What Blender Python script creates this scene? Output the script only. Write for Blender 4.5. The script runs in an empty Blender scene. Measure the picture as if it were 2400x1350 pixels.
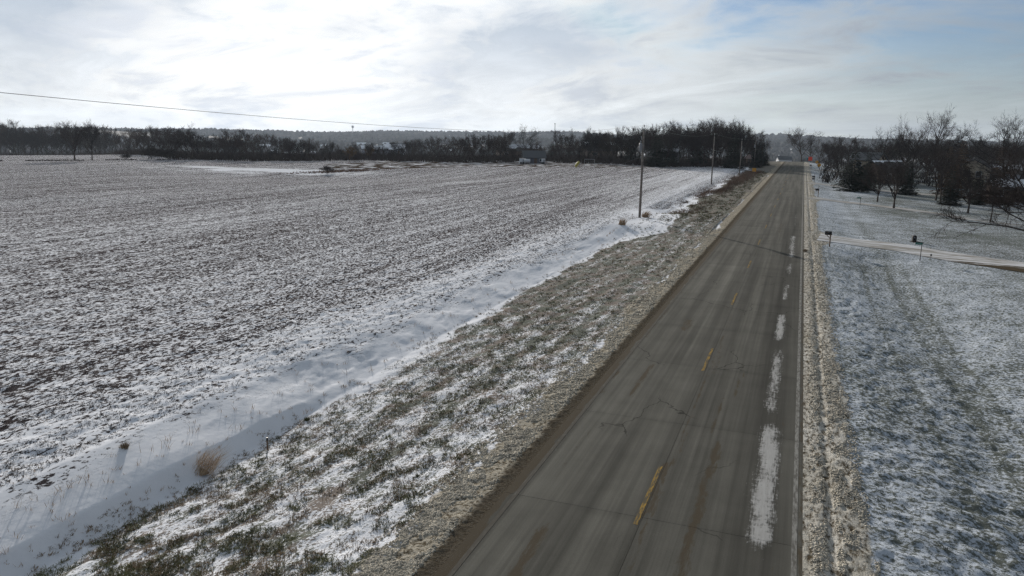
import bpy, math, random
import numpy as np
from mathutils import Matrix, Vector

SC = bpy.context.scene
COL = SC.collection
rng = np.random.default_rng(11)
random.seed(5)

# ------------------------------------------------------------------ camera
CAMX, CAMH = 2.65, 8.42
YAW, PITCH, ROLL, FPX = math.radians(20.13), math.radians(11.30), math.radians(1.12), 1815.0
fwd = Vector((-math.sin(YAW) * math.cos(PITCH), math.cos(YAW) * math.cos(PITCH), -math.sin(PITCH)))
rgt = Vector((math.cos(YAW), math.sin(YAW), 0))
upv = rgt.cross(fwd)
cR = rgt * math.cos(ROLL) + upv * math.sin(ROLL)
cU = upv * math.cos(ROLL) - rgt * math.sin(ROLL)
cam_d = bpy.data.cameras.new('camera')
cam = bpy.data.objects.new('camera', cam_d)
COL.objects.link(cam)
cam_d.sensor_width = 36.0
cam_d.lens = 36.0 * FPX / 2400.0
cam_d.clip_start = 0.2
cam_d.clip_end = 20000
M = Matrix((cR, cU, -fwd)).transposed().to_4x4()
M.translation = Vector((CAMX, 0, CAMH))
cam.matrix_world = M
SC.camera = cam

# ------------------------------------------------------------------ sky, sun, exposure
SUN_EL = math.radians(15.0)
SAZ = math.atan2(-0.58, 0.81)            # from +Y towards +X
sun_dir = Vector((math.sin(SAZ) * math.cos(SUN_EL), math.cos(SAZ) * math.cos(SUN_EL), math.sin(SUN_EL)))
SC.view_settings.view_transform = 'Standard'
SC.view_settings.look = 'None'
SC.view_settings.exposure = 0.42
SC.view_settings.gamma = 1.0
SC.view_settings.use_curve_mapping = False

sl = bpy.data.lights.new('sun', 'SUN')
sl.energy = 4.3
sl.angle = math.radians(0.9)
sl.color = (1.0, 0.93, 0.84)
so = bpy.data.objects.new('sun', sl)
COL.objects.link(so)
so.rotation_euler = sun_dir.to_track_quat('Z', 'Y').to_euler()

class NT:
    """small node-tree writer"""
    def __init__(s, tree):
        s.t = tree; s.n = tree.nodes; s.l = tree.links
    def put(s, sock, v):
        if v is None: return
        if hasattr(v, 'is_linked') or hasattr(v, 'links'):
            s.l.new(v, sock)
        elif isinstance(v, (tuple, list)):
            v = tuple(v)
            if len(sock.default_value) == 4 and len(v) == 3: v = v + (1.0,)
            sock.default_value = v
        else:
            sock.default_value = v
    def math(s, op, a, b=None, c=None, clamp=False):
        n = s.n.new('ShaderNodeMath'); n.operation = op; n.use_clamp = clamp
        for i, v in enumerate((a, b, c)): s.put(n.inputs[i], v)
        return n.outputs[0]
    def vmath(s, op, a, b=None, scale=None):
        n = s.n.new('ShaderNodeVectorMath'); n.operation = op
        s.put(n.inputs[0], a); s.put(n.inputs[1], b)
        if scale is not None: s.put(n.inputs['Scale'], scale)
        return n.outputs['Value'] if op in ('DOT_PRODUCT', 'LENGTH', 'DISTANCE') else n.outputs[0]
    def noise(s, vec, scale, detail=4, rough=0.55, dist=0.0):
        n = s.n.new('ShaderNodeTexNoise')
        s.put(n.inputs['Vector'], vec); s.put(n.inputs['Scale'], scale)
        n.inputs['Detail'].default_value = detail; n.inputs['Roughness'].default_value = rough
        n.inputs['Distortion'].default_value = dist
        return n.outputs['Fac']
    def voronoi(s, vec, scale):
        n = s.n.new('ShaderNodeTexVoronoi'); s.put(n.inputs['Vector'], vec); s.put(n.inputs['Scale'], scale)
        return n.outputs['Distance']
    def sstep(s, v, a, b, o0=0.0, o1=1.0):
        n = s.n.new('ShaderNodeMapRange'); n.interpolation_type = 'SMOOTHSTEP'
        s.put(n.inputs['Value'], v); s.put(n.inputs['From Min'], a); s.put(n.inputs['From Max'], b)
        s.put(n.inputs['To Min'], o0); s.put(n.inputs['To Max'], o1)
        return n.outputs['Result']
    def lin(s, v, a, b, o0=0.0, o1=1.0):
        n = s.n.new('ShaderNodeMapRange'); n.interpolation_type = 'LINEAR'
        s.put(n.inputs['Value'], v); s.put(n.inputs['From Min'], a); s.put(n.inputs['From Max'], b)
        s.put(n.inputs['To Min'], o0); s.put(n.inputs['To Max'], o1)
        return n.outputs['Result']
    def mix(s, f, a, b):
        n = s.n.new('ShaderNodeMix'); n.data_type = 'RGBA'
        s.put(n.inputs['Factor'], f); s.put(n.inputs['A'] if False else n.inputs[6], a); s.put(n.inputs[7], b)
        return n.outputs[2]
    def attr(s, name):
        n = s.n.new('ShaderNodeAttribute'); n.attribute_name = name
        return n
    def scaled(s, vec, sc):
        return s.vmath('MULTIPLY', vec, sc)

world = bpy.data.worlds.new('World')
SC.world = world
world.use_nodes = True
w = NT(world.node_tree)
for n in list(w.n): w.n.remove(n)
wout = w.n.new('ShaderNodeOutputWorld')
sky = w.n.new('ShaderNodeTexSky')
sky.sky_type = 'NISHITA'
sky.sun_disc = False
sky.sun_elevation = SUN_EL
sky.sun_rotation = SAZ
sky.altitude = 250
sky.air_density = 1.0
sky.dust_density = 0.6
sky.ozone_density = 1.5
tc = w.n.new('ShaderNodeTexCoord')
d = w.vmath('NORMALIZE', tc.outputs['Generated'])
sep = w.n.new('ShaderNodeSeparateXYZ'); w.l.new(d, sep.inputs[0])
dz = w.math('MAXIMUM', sep.outputs['Z'], 0.0)
inv = w.math('DIVIDE', 1.0, w.math('ADD', dz, 0.20))
plane = w.n.new('ShaderNodeCombineXYZ')
w.l.new(w.math('MULTIPLY', sep.outputs['X'], inv), plane.inputs[0])
w.l.new(w.math('MULTIPLY', sep.outputs['Y'], inv), plane.inputs[1])
plane.inputs[2].default_value = 3.7
rotn = w.n.new('ShaderNodeVectorRotate'); rotn.rotation_type = 'Z_AXIS'
w.l.new(plane.outputs[0], rotn.inputs['Vector']); rotn.inputs['Angle'].default_value = 0.5
P0 = rotn.outputs[0]
warp = w.noise(P0, 0.55, 3, 0.5)
Pw = w.vmath('ADD', P0, w.vmath('SCALE', (1.0, 0.7, 0.3), None, warp))
n_big = w.noise(w.scaled(Pw, (0.62, 0.80, 1)), 1.0, 5, 0.52, 0.2)
n_mid = w.noise(w.scaled(Pw, (2.0, 2.7, 1)), 1.0, 7, 0.60, 0.35)
n_fine = w.noise(w.scaled(Pw, (6.0, 8.0, 1)), 1.0, 6, 0.62, 0.4)
cov = w.math('ADD', w.math('MULTIPLY', n_big, 0.60), w.math('MULTIPLY', n_mid, 0.34))
cov = w.math('ADD', cov, w.math('MULTIPLY', n_fine, 0.12))
cov = w.sstep(cov, 0.385, 0.56)
hz = w.sstep(dz, 0.0, 0.17, 0.90, 0.0)                 # low layer thickens towards the horizon
cov = w.math('MAXIMUM', cov, hz)
cov = w.math('MULTIPLY', cov, 0.93)
ca = w.math('MAXIMUM', w.vmath('DOT_PRODUCT', d, tuple(sun_dir)), 0.0)
g1 = w.math('POWER', ca, 5.0)
g2 = w.math('POWER', ca, 40.0)
g3 = w.math('POWER', ca, 400.0)
thick = w.lin(n_mid, 0.35, 0.65, 1.13, 0.80)
thick = w.math('MULTIPLY', thick, w.lin(n_fine, 0.3, 0.7, 1.05, 0.95))
lum = w.math('ADD', 0.27, w.math('MULTIPLY', g1, 0.63))
lum = w.math('ADD', lum, w.math('MULTIPLY', g2, 0.10))
lum = w.math('ADD', lum, w.math('MULTIPLY', g3, 0.35))
lum = w.math('MULTIPLY', lum, thick)
ccol = w.mix(w.math('MINIMUM', g1, 1.0), (0.83, 0.93, 1.0), (1.0, 0.99, 0.975))
ccol = w.mix(w.sstep(n_mid, 0.5, 0.68, 0.0, 0.55), ccol, (0.78, 0.86, 1.0))
cloud = w.vmath('SCALE', ccol, None, lum)
nish = w.vmath('MULTIPLY', sky.outputs[0], (0.034, 0.043, 0.060))
nish = w.vmath('MINIMUM', nish, (0.36, 0.42, 0.50))
tot = w.mix(cov, nish, cloud)
bg = w.n.new('ShaderNodeBackground'); w.l.new(tot, bg.inputs[0]); bg.inputs[1].default_value = 1.0
w.l.new(bg.outputs[0], wout.inputs[0])

SC.cycles.use_denoising = True
SC.cycles.denoiser = 'OPENIMAGEDENOISE'
SC.cycles.denoising_input_passes = 'RGB_ALBEDO_NORMAL'
SC.cycles.denoising_prefilter = 'NONE'
SC.cycles.max_bounces = 4
SC.cycles.diffuse_bounces = 2
SC.cycles.glossy_bounces = 2
SC.cycles.transparent_max_bounces = 6
SC.cycles.volume_bounces = 0
SC.cycles.caustics_reflective = False
SC.cycles.caustics_refractive = False

# ------------------------------------------------------------------ helpers
def ss(v, a, b):
    t = np.clip((np.asarray(v, float) - a) / (b - a), 0, 1)
    return t * t * (3 - 2 * t)

def _hash(ix, iy, seed):
    h = (ix.astype(np.int64) * 374761393 + iy.astype(np.int64) * 668265263 + seed * 974634777) & 0xffffffff
    h = ((h ^ (h >> 13)) * 1274126177) & 0xffffffff
    h = h ^ (h >> 16)
    return (h & 0xffff) / 65535.0

def vnoise(x, y, seed=0):
    x = np.asarray(x, float); y = np.asarray(y, float)
    ix = np.floor(x); iy = np.floor(y); fx = x - ix; fy = y - iy
    fx = fx * fx * (3 - 2 * fx); fy = fy * fy * (3 - 2 * fy)
    a = _hash(ix, iy, seed); b = _hash(ix + 1, iy, seed); c = _hash(ix, iy + 1, seed); e = _hash(ix + 1, iy + 1, seed)
    return (a * (1 - fx) + b * fx) * (1 - fy) + (c * (1 - fx) + e * fx) * fy

def fbm(x, y, oct=4, seed=0, gain=0.5):
    s = 0; a = 1; t = 0
    x, y = np.broadcast_arrays(np.asarray(x, float), np.asarray(y, float))
    for o in range(oct):
        s = s + a * vnoise(x * 2**o + o * 17.3, y * 2**o - o * 9.1, seed + o); t += a; a *= gain
    return s / t

def mesh_np(name, V, F, mat=None, smooth=True, attrs=None):
    V = np.asarray(V, np.float32); F = np.asarray(F, np.int32)
    me = bpy.data.meshes.new(name)
    k = F.shape[1]
    me.vertices.add(len(V)); me.vertices.foreach_set('co', V.ravel())
    me.loops.add(F.size); me.loops.foreach_set('vertex_index', F.ravel())
    me.polygons.add(len(F)); me.polygons.foreach_set('loop_start', np.arange(0, F.size, k, dtype=np.int32))
    me.polygons.foreach_set('use_smooth', np.full(len(F), bool(smooth)))
    if attrs:
        for an, av in attrs.items():
            a = me.attributes.new(an, 'FLOAT', 'POINT'); a.data.foreach_set('value', np.asarray(av, np.float32).ravel())
    me.update(calc_edges=True)
    if mat: me.materials.append(mat)
    return me

def link(name, data, parent=None, loc=None, rot=None, **props):
    o = bpy.data.objects.new(name, data)
    COL.objects.link(o)
    if parent: o.parent = parent
    if loc is not None: o.location = loc
    if rot is not None: o.rotation_euler = rot
    for k, v in props.items():
        if v: o[k] = v
    return o

def thing(name, label, cat, loc=(0, 0, 0), rz=0.0, group=None):
    return link(name, None, None, loc, (0, 0, rz), label=label, category=cat, group=group)

class MB:
    """collects quads/tris of mixed shapes"""
    def __init__(s): s.v = []; s.f = []
    def add(s, V, F):
        o = len(s.v); s.v += [tuple(p) for p in V]; s.f += [tuple(i + o for i in q) for q in F]; return s
    def box(s, c, size, rz=0.0, tilt=0.0):
        hx, hy, hz_ = size[0] / 2, size[1] / 2, size[2] / 2
        R = Matrix.Rotation(rz, 3, 'Z') @ Matrix.Rotation(tilt, 3, 'Y')
        V = [R @ Vector((sx * hx, sy * hy, sz * hz_)) + Vector(c) for sz in (-1, 1) for sx, sy in ((-1, -1), (1, -1), (1, 1), (-1, 1))]
        return s.add(V, [(3, 2, 1, 0), (4, 5, 6, 7), (0, 1, 5, 4), (1, 2, 6, 5), (2, 3, 7, 6), (3, 0, 4, 7)])
    def tube(s, pts, rad, n=8, cap=True):
        V, F = tube_np([Vector(p) for p in pts], rad, n)
        F = [tuple(q) for q in F]
        if cap:
            F.append(tuple(range(n))[::-1]); F.append(tuple(range(len(V) - n, len(V))))
        return s.add(V, F)
    def prism(s, poly, y0, y1):          # polygon in xz extruded along y
        n = len(poly)
        V = [(x, y0, z) for x, z in poly] + [(x, y1, z) for x, z in poly]
        F = [tuple(range(n)), tuple(range(2 * n - 1, n - 1, -1))] + [(i, i + n, (i + 1) % n + n, (i + 1) % n) for i in range(n)]
        return s.add(V, F)
    def mesh(s, name, mat, smooth=False):
        me = bpy.data.meshes.new(name); me.from_pydata(s.v, [], s.f); me.update()
        if mat: me.materials.append(mat)
        me.polygons.foreach_set('use_smooth', [bool(smooth)] * len(me.polygons))
        return me
    def obj(s, name, mat, parent=None, smooth=False, **kw):
        return link(name, s.mesh(name, mat, smooth), parent, **kw)

def tube_np(pts, rad, n=5):
    P = np.array([tuple(p) for p in pts], float)
    k = len(P)
    r = np.full(k, rad, float) if np.isscalar(rad) else np.asarray(rad, float)
    T = np.gradient(P, axis=0); T /= np.linalg.norm(T, axis=1)[:, None] + 1e-9
    ref = np.array([0.31, 0.95, 0.07]) if abs(T[0, 2]) > 0.7 else np.array([0, 0, 1.0])
    A = np.cross(T, ref); A /= np.linalg.norm(A, axis=1)[:, None] + 1e-9
    B = np.cross(T, A)
    an = np.arange(n) * 2 * np.pi / n
    V = P[:, None] + r[:, None, None] * (np.cos(an)[None, :, None] * A[:, None] + np.sin(an)[None, :, None] * B[:, None])
    V = V.reshape(-1, 3)
    i = np.arange(k - 1)[:, None] * n; j = np.arange(n)[None, :]; j2 = (j + 1) % n
    F = np.stack([i + j, i + j2, i + n + j2, i + n + j], -1).reshape(-1, 4)
    return V, F

# ------------------------------------------------------------------ materials
def mat(name, base, rough=0.8, spec=0.3, metal=0.0, var=0.0, vscale=3.0, bump=0.0, bscale=30.0, rnd=0.0, coord='Object'):
    m = bpy.data.materials.new(name); m.use_nodes = True
    t = NT(m.node_tree); b = m.node_tree.nodes['Principled BSDF']
    b.inputs['Roughness'].default_value = rough
    b.inputs['Specular IOR Level'].default_value = spec
    b.inputs['Metallic'].default_value = metal
    tcn = t.n.new('ShaderNodeTexCoord'); co = tcn.outputs[coord]
    col = tuple(base) + (1.0,)
    if var or rnd:
        c = col
        f = t.noise(co, vscale, 4, 0.6)
        dk = tuple(x * (1 - var) for x in base); lt = tuple(min(1, x * (1 + var)) for x in base)
        c = t.mix(t.sstep(f, 0.3, 0.7), dk, lt)
        if rnd:
            oi = t.n.new('ShaderNodeObjectInfo')
            k = t.lin(oi.outputs['Random'], 0, 1, 1 - rnd, 1 + rnd)
            c = t.vmath('SCALE', c, None, k)
        t.l.new(c, b.inputs['Base Color'])
    else:
        b.inputs['Base Color'].default_value = col
    if bump:
        bn = t.n.new('ShaderNodeBump'); bn.inputs['Strength'].default_value = 0.6; bn.inputs['Distance'].default_value = bump
        t.l.new(t.noise(co, bscale, 4, 0.6), bn.inputs['Height']); t.l.new(bn.outputs[0], b.inputs['Normal'])
    return m

SNOW = (0.80, 0.83, 0.88)

def ground_left_mat():
    m = bpy.data.materials.new('field_verge_snow'); m.use_nodes = True
    t = NT(m.node_tree); b = m.node_tree.nodes['Principled BSDF']
    geo = t.n.new('ShaderNodeNewGeometry'); p = geo.outputs['Position']
    A = {k: t.attr(k).outputs['Fac'] for k in ('field', 'grass', 'gravel', 'litter', 'bare')}
    # stubble field: residue lying in rows, snow caught between it
    pf = t.scaled(p, (1.0, 0.55, 1.0))
    n1 = t.noise(pf, 8.0, 6, 0.68, 0.3)
    nmid = t.noise(t.scaled(p, (1.0, 0.6, 1.0)), 1.7, 3, 0.6)
    n1b = t.noise(t.scaled(p, (1.0, 0.25, 1.0)), 9.0, 3, 0.6)
    low = t.noise(t.scaled(p, (0.9, 0.028, 1.0)), 1.0, 5, 0.65)
    low2 = t.noise(t.scaled(p, (0.06, 0.02, 1.0)), 1.0, 3, 0.5)
    nf = t.math('ADD', t.math('MULTIPLY', n1, 0.72), t.math('MULTIPLY', n1b, 0.28))
    thr = t.math('ADD', 0.485, t.math('MULTIPLY', t.math('SUBTRACT', low, 0.5), 0.17))
    thr = t.math('ADD', thr, t.math('MULTIPLY', t.math('SUBTRACT', low2, 0.5), 0.04))
    thr = t.math('ADD', thr, t.math('MULTIPLY', t.math('SUBTRACT', nmid, 0.5), 0.16))
    thr = t.math('SUBTRACT', thr, t.math('MULTIPLY', A['bare'], 0.20))
    fm = t.sstep(t.math('SUBTRACT', nf, thr), -0.018, 0.026)
    resid = t.mix(t.noise(p, 2.3, 3), (0.034, 0.029, 0.030), (0.092, 0.077, 0.077))
    snowc = t.mix(t.noise(p, 0.9, 4), (0.64, 0.655, 0.695), (0.755, 0.772, 0.812))
    fcol = t.mix(fm, snowc, resid)
    # verge grass poking out of thin snow
    n2 = t.math('ADD', t.math('MULTIPLY', t.noise(t.scaled(p, (1.0, 0.7, 1.0)), 15.0, 5, 0.72), 0.66), t.math('MULTIPLY', t.noise(t.scaled(p, (1.0, 0.5, 1.0)), 1.9, 4, 0.6), 0.34))
    band = t.noise(t.scaled(p, (1.5, 0.05, 1.0)), 1.0, 3, 0.6)
    gthr = t.math('SUBTRACT', 0.500, t.math('MULTIPLY', A['bare'], 0.15))
    gthr = t.math('ADD', gthr, t.math('MULTIPLY', t.math('SUBTRACT', band, 0.5), 0.28))
    gm = t.sstep(t.math('SUBTRACT', n2, gthr), -0.022, 0.026)
    gcol2 = t.mix(t.sstep(t.noise(p, 1.1, 3), 0.42, 0.6), (0.062, 0.066, 0.034), (0.115, 0.084, 0.056))
    gcol = t.mix(t.math('MULTIPLY', gm, 0.86), snowc, gcol2)
    # dirty gravel with frozen slush
    n3 = t.noise(p, 11.0, 5, 0.7)
    vm = t.sstep(n3, 0.38, 0.56)
    vcol = t.mix(vm, (0.085, 0.068, 0.045), t.mix(t.noise(p, 1.7, 3), (0.30, 0.27, 0.215), (0.44, 0.41, 0.35)))
    sx_ = t.n.new('ShaderNodeSeparateXYZ'); t.l.new(p, sx_.inputs[0])
    mud = t.sstep(t.math('ADD', sx_.outputs['X'], t.math('MULTIPLY', t.math('SUBTRACT', t.noise(p, 1.6, 4), 0.5), 0.5)), -3.82, -3.62)
    vcol = t.mix(t.math('MULTIPLY', mud, 0.9), vcol, t.mix(n3, (0.034, 0.028, 0.021), (0.078, 0.065, 0.048)))
    # leaf litter under the trees
    n4 = t.noise(p, 0.35, 5, 0.65)
    lcol = t.mix(t.sstep(n4, 0.50, 0.58), (0.055, 0.040, 0.028), (0.60, 0.62, 0.66))
    dn = t.math('MULTIPLY', t.math('SUBTRACT', t.noise(p, 3.5, 5, 0.65), 0.5), 0.9)
    def wgt(k): return t.sstep(t.math('ADD', A[k], dn), 0.36, 0.62)
    c = t.mix(wgt('field'), snowc, fcol)
    c = t.mix(wgt('grass'), c, gcol)
    c = t.mix(wgt('gravel'), c, vcol)
    c = t.mix(wgt('litter'), c, lcol)
    t.l.new(c, b.inputs['Base Color'])
    hgt = t.math('MULTIPLY', t.math('MULTIPLY', fm, A['field']), 1.0)
    hgt = t.math('ADD', hgt, t.math('MULTIPLY', t.math('MULTIPLY', n2, A['grass']), 0.9))
    hgt = t.math('ADD', hgt, t.math('MULTIPLY', t.math('MULTIPLY', n3, A['gravel']), 1.1))
    hgt = t.math('ADD', hgt, t.math('MULTIPLY', t.noise(t.scaled(p, (1, 0.7, 1)), 5.0, 4, 0.5), 0.22))
    bn = t.n.new('ShaderNodeBump'); bn.inputs['Strength'].default_value = 0.75; bn.inputs['Distance'].default_value = 0.07
    t.l.new(hgt, bn.inputs['Height']); t.l.new(bn.outputs[0], b.inputs['Normal'])
    b.inputs['Roughness'].default_value = 0.95
    b.inputs['Specular IOR Level'].default_value = 0.0
    return m

def ground_right_mat():
    m = bpy.data.materials.new('snowy_lawn'); m.use_nodes = True
    t = NT(m.node_tree); b = m.node_tree.nodes['Principled BSDF']
    geo = t.n.new('ShaderNodeNewGeometry'); p = geo.outputs['Position']
    A = {k: t.attr(k).outputs['Fac'] for k in ('grass', 'gravel', 'track')}
    n1 = t.noise(t.scaled(p, (1.0, 1.0, 1.0)), 7.5, 6, 0.72, 0.1)
    n0 = t.noise(p, 0.55, 4, 0.6)
    # grass attr = how much turf shows through the thin snow
    thr = t.math('SUBTRACT', 0.63, t.math('MULTIPLY', A['grass'], 0.22))
    thr = t.math('ADD', thr, t.math('MULTIPLY', t.math('SUBTRACT', n0, 0.5), 0.20))
    thr = t.math('SUBTRACT', thr, t.math('MULTIPLY', A['track'], 0.055))
    gm = t.math('MULTIPLY', t.sstep(t.math('SUBTRACT', n1, thr), -0.065, 0.065), 0.9)
    turf = t.mix(t.noise(p, 1.3, 4), (0.052, 0.060, 0.046), (0.098, 0.102, 0.076))
    snowc = t.mix(n0, (0.38, 0.42, 0.47), (0.52, 0.56, 0.62))
    c = t.mix(gm, snowc, turf)
    n3 = t.noise(t.scaled(p, (1.0, 0.35, 1.0)), 9.0, 5, 0.7)
    vm = t.sstep(n3, 0.36, 0.58)
    vcol = t.mix(vm, (0.075, 0.060, 0.040), t.mix(t.noise(t.scaled(p, (1, 0.2, 1)), 1.2, 4), (0.30, 0.265, 0.195), (0.66, 0.65, 0.62)))
    dn = t.math('MULTIPLY', t.math('SUBTRACT', t.noise(p, 3.0, 5, 0.65), 0.5), 0.9)
    c = t.mix(t.sstep(t.math('ADD', A['gravel'], dn), 0.36, 0.62), c, vcol)
    t.l.new(c, b.inputs['Base Color'])
    hgt = t.math('ADD', n1, t.math('MULTIPLY', t.math('MULTIPLY', n3, A['gravel']), 1.2))
    bn = t.n.new('ShaderNodeBump'); bn.inputs['Strength'].default_value = 0.8; bn.inputs['Distance'].default_value = 0.07
    t.l.new(hgt, bn.inputs['Height']); t.l.new(bn.outputs[0], b.inputs['Normal'])
    b.inputs['Roughness'].default_value = 0.95
    b.inputs['Specular IOR Level'].default_value = 0.0
    return m

def concrete_mat():
    m = bpy.data.materials.new('road_concrete'); m.use_nodes = True
    t = NT(m.node_tree); b = m.node_tree.nodes['Principled BSDF']
    geo = t.n.new('ShaderNodeNewGeometry'); p = geo.outputs['Position']
    A = {k: t.attr(k).outputs['Fac'] for k in ('snow', 'dirt', 'wet')}
    oi = t.n.new('ShaderNodeObjectInfo')
    long_ = t.noise(t.scaled(p, (2.2, 0.035, 1)), 1.0, 5, 0.62)
    fine = t.noise(t.scaled(p, (9.0, 0.12, 1)), 1.0, 4, 0.6)
    blot = t.noise(p, 0.6, 5, 0.6)
    grain = t.noise(p, 40.0, 3, 0.6)
    c = t.mix(t.sstep(long_, 0.3, 0.7), (0.060, 0.0585, 0.0515), (0.112, 0.109, 0.096))
    c = t.vmath('SCALE', c, None, t.lin(fine, 0.3, 0.7, 0.91, 1.09))
    c = t.vmath('SCALE', c, None, t.lin(blot, 0.3, 0.7, 0.88, 1.12))
    c = t.vmath('SCALE', c, None, t.lin(grain, 0.3, 0.7, 0.9, 1.1))
    c = t.vmath('SCALE', c, None, t.lin(oi.outputs['Random'], 0, 1, 0.93, 1.07))
    c = t.vmath('SCALE', c, None, t.math('SUBTRACT', 1.0, t.math('MULTIPLY', A['wet'], 0.42)))
    vo = t.n.new('ShaderNodeTexVoronoi'); vo.feature = 'DISTANCE_TO_EDGE'
    wob = t.n.new('ShaderNodeTexNoise'); t.l.new(p, wob.inputs['Vector']); wob.inputs['Scale'].default_value = 1.4; wob.inputs['Detail'].default_value = 6
    t.l.new(t.vmath('ADD', t.scaled(p, (0.30, 0.17, 0)), t.vmath('SCALE', wob.outputs['Color'], None, 0.16)), vo.inputs['Vector']); vo.inputs['Scale'].default_value = 1.0
    crack = t.math('MULTIPLY', t.sstep(vo.outputs['Distance'], 0.0015, 0.006, 1.0, 0.0), t.sstep(t.noise(p, 0.16, 2), 0.50, 0.56))
    c = t.vmath('SCALE', c, None, t.math('SUBTRACT', 1.0, t.math('MULTIPLY', crack, 0.6)))
    brk = t.noise(t.scaled(p, (7.0, 1.3, 1)), 1.0, 6, 0.72, 0.3)
    dm = t.sstep(t.math('ADD', A['dirt'], t.math('MULTIPLY', t.math('SUBTRACT', brk, 0.5), 1.7)), 0.36, 0.70)
    c = t.mix(t.math('MULTIPLY', dm, 0.85), c, t.mix(grain, (0.045, 0.036, 0.025), (0.088, 0.071, 0.049)))
    sbrk = t.math('ADD', t.math('MULTIPLY', t.noise(t.scaled(p, (16.0, 1.2, 1)), 1.0, 6, 0.72, 0.2), 0.55), t.math('MULTIPLY', t.noise(p, 7.0, 7, 0.75), 0.45))
    sm = t.sstep(t.math('ADD', A['snow'], t.math('MULTIPLY', t.math('SUBTRACT', sbrk, 0.5), 3.0)), 0.42, 0.90)
    c = t.mix(t.math('MULTIPLY', sm, 0.85), c, t.mix(t.noise(t.scaled(p, (14, 1.5, 1)), 1.0, 4), (0.27, 0.265, 0.255), (0.47, 0.47, 0.465)))
    t.l.new(c, b.inputs['Base Color'])
    bn = t.n.new('ShaderNodeBump'); bn.inputs['Strength'].default_value = 0.5; bn.inputs['Distance'].default_value = 0.01
    t.l.new(t.math('ADD', grain, sm), bn.inputs['Height']); t.l.new(bn.outputs[0], b.inputs['Normal'])
    t.l.new(t.math('SUBTRACT', 0.95, t.math('MULTIPLY', A['wet'], 0.12)), b.inputs['Roughness'])
    b.inputs['Specular IOR Level'].default_value = 0.02
    return m

def worn_paint(name, base, under, cover):
    m = bpy.data.materials.new(name); m.use_nodes = True
    t = NT(m.node_tree); b = m.node_tree.nodes['Principled BSDF']
    geo = t.n.new('ShaderNodeNewGeometry'); p = geo.outputs['Position']
    f = t.noise(t.scaled(p, (14.0, 2.5, 1)), 1.0, 6, 0.7)
    c = t.mix(t.sstep(f, cover - 0.1, cover + 0.12), base, under)
    t.l.new(c, b.inputs['Base Color'])
    b.inputs['Roughness'].default_value = 0.9; b.inputs['Specular IOR Level'].default_value = 0.02
    return m

def wood_mat(name, a, c2, rnd=0.25):
    m = bpy.data.materials.new(name); m.use_nodes = True
    t = NT(m.node_tree); b = m.node_tree.nodes['Principled BSDF']
    oi = t.n.new('ShaderNodeObjectInfo'); tcn = t.n.new('ShaderNodeTexCoord')
    c = t.mix(oi.outputs['Random'], a, c2)
    c = t.vmath('SCALE', c, None, t.lin(t.noise(tcn.outputs['Object'], 2.5, 4), 0.3, 0.7, 0.7, 1.3))
    t.l.new(c, b.inputs['Base Color'])
    b.inputs['Roughness'].default_value = 0.9; b.inputs['Specular IOR Level'].default_value = 0.15
    return m

M_LEFT = ground_left_mat()
M_RIGHT = ground_right_mat()
M_CONC = concrete_mat()
M_JOINT = mat('joint_filler', (0.034, 0.030, 0.026), 0.9, 0.1)
M_YELLOW = worn_paint('worn_yellow_paint', (0.30, 0.19, 0.045), (0.09, 0.079, 0.058), 0.465)
M_EDGE = worn_paint('worn_white_paint', (0.23, 0.227, 0.213), (0.105, 0.10, 0.09), 0.50)
M_BARK = wood_mat('bark', (0.050, 0.042, 0.036), (0.070, 0.052, 0.042))
M_TWIG = wood_mat('twigs', (0.020, 0.018, 0.0175), (0.038, 0.028, 0.025))
M_TWIGRED = wood_mat('reddish_twigs', (0.034, 0.023, 0.020), (0.044, 0.031, 0.026))
M_TWIGGOLD = wood_mat('golden_twigs', (0.12, 0.07, 0.028), (0.13, 0.08, 0.035))
M_SPRUCE = wood_mat('spruce_needles', (0.014, 0.021, 0.014), (0.020, 0.026, 0.020))
M_BROWNLEAF = wood_mat('brown_leaves', (0.045, 0.026, 0.014), (0.060, 0.033, 0.017))
M_POLE = mat('weathered_pole', (0.165, 0.145, 0.13), 0.9, 0.15, var=0.35, vscale=6, bump=0.01)
M_STEEL = mat('galvanised_steel', (0.22, 0.225, 0.24), 0.5, 0.4, metal=0.3)
M_WIRE = mat('aluminium_wire', (0.20, 0.20, 0.205), 0.85, 0.1)
M_PORC = mat('porcelain', (0.24, 0.24, 0.25), 0.3, 0.5)
M_DRYGRASS = mat('dry_grass', (0.33, 0.225, 0.135), 0.85, 0.2, var=0.3, vscale=8)
M_GREENGRASS = mat('winter_grass', (0.135, 0.135, 0.068), 0.85, 0.2, var=0.4, vscale=1.2, coord='Object')
M_BROWNGRASS = mat('withered_grass', (0.24, 0.178, 0.115), 0.85, 0.2, var=0.4, vscale=1.4, coord='Object')
M_RESIDUE = mat('crop_residue', (0.075, 0.060, 0.050), 0.9, 0.15, var=0.45, vscale=2.0, coord='Object')
M_CHUNK = mat('dirty_slush', (0.41, 0.375, 0.31), 0.85, 0.2, var=0.3, vscale=3.0, coord='Object')
M_BLACK = mat('black_paint', (0.012, 0.012, 0.013), 0.5, 0.4)
M_POSTWOOD = mat('post_wood', (0.16, 0.105, 0.07), 0.85, 0.2, var=0.3, vscale=9)
M_GREENSIGN = mat('green_sign', (0.008, 0.085, 0.065), 0.5, 0.4)
M_YSIGN = mat('yellow_sign', (0.55, 0.26, 0.02), 0.5, 0.4)
M_RSIGN = mat('orange_red_sign', (0.85, 0.06, 0.025), 0.5, 0.4)
M_TEAL = mat('teal_sign', (0.05, 0.18, 0.19), 0.5, 0.4)
M_WHITE = mat('white_siding', (0.58, 0.60, 0.63), 0.7, 0.3, var=0.06)
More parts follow.
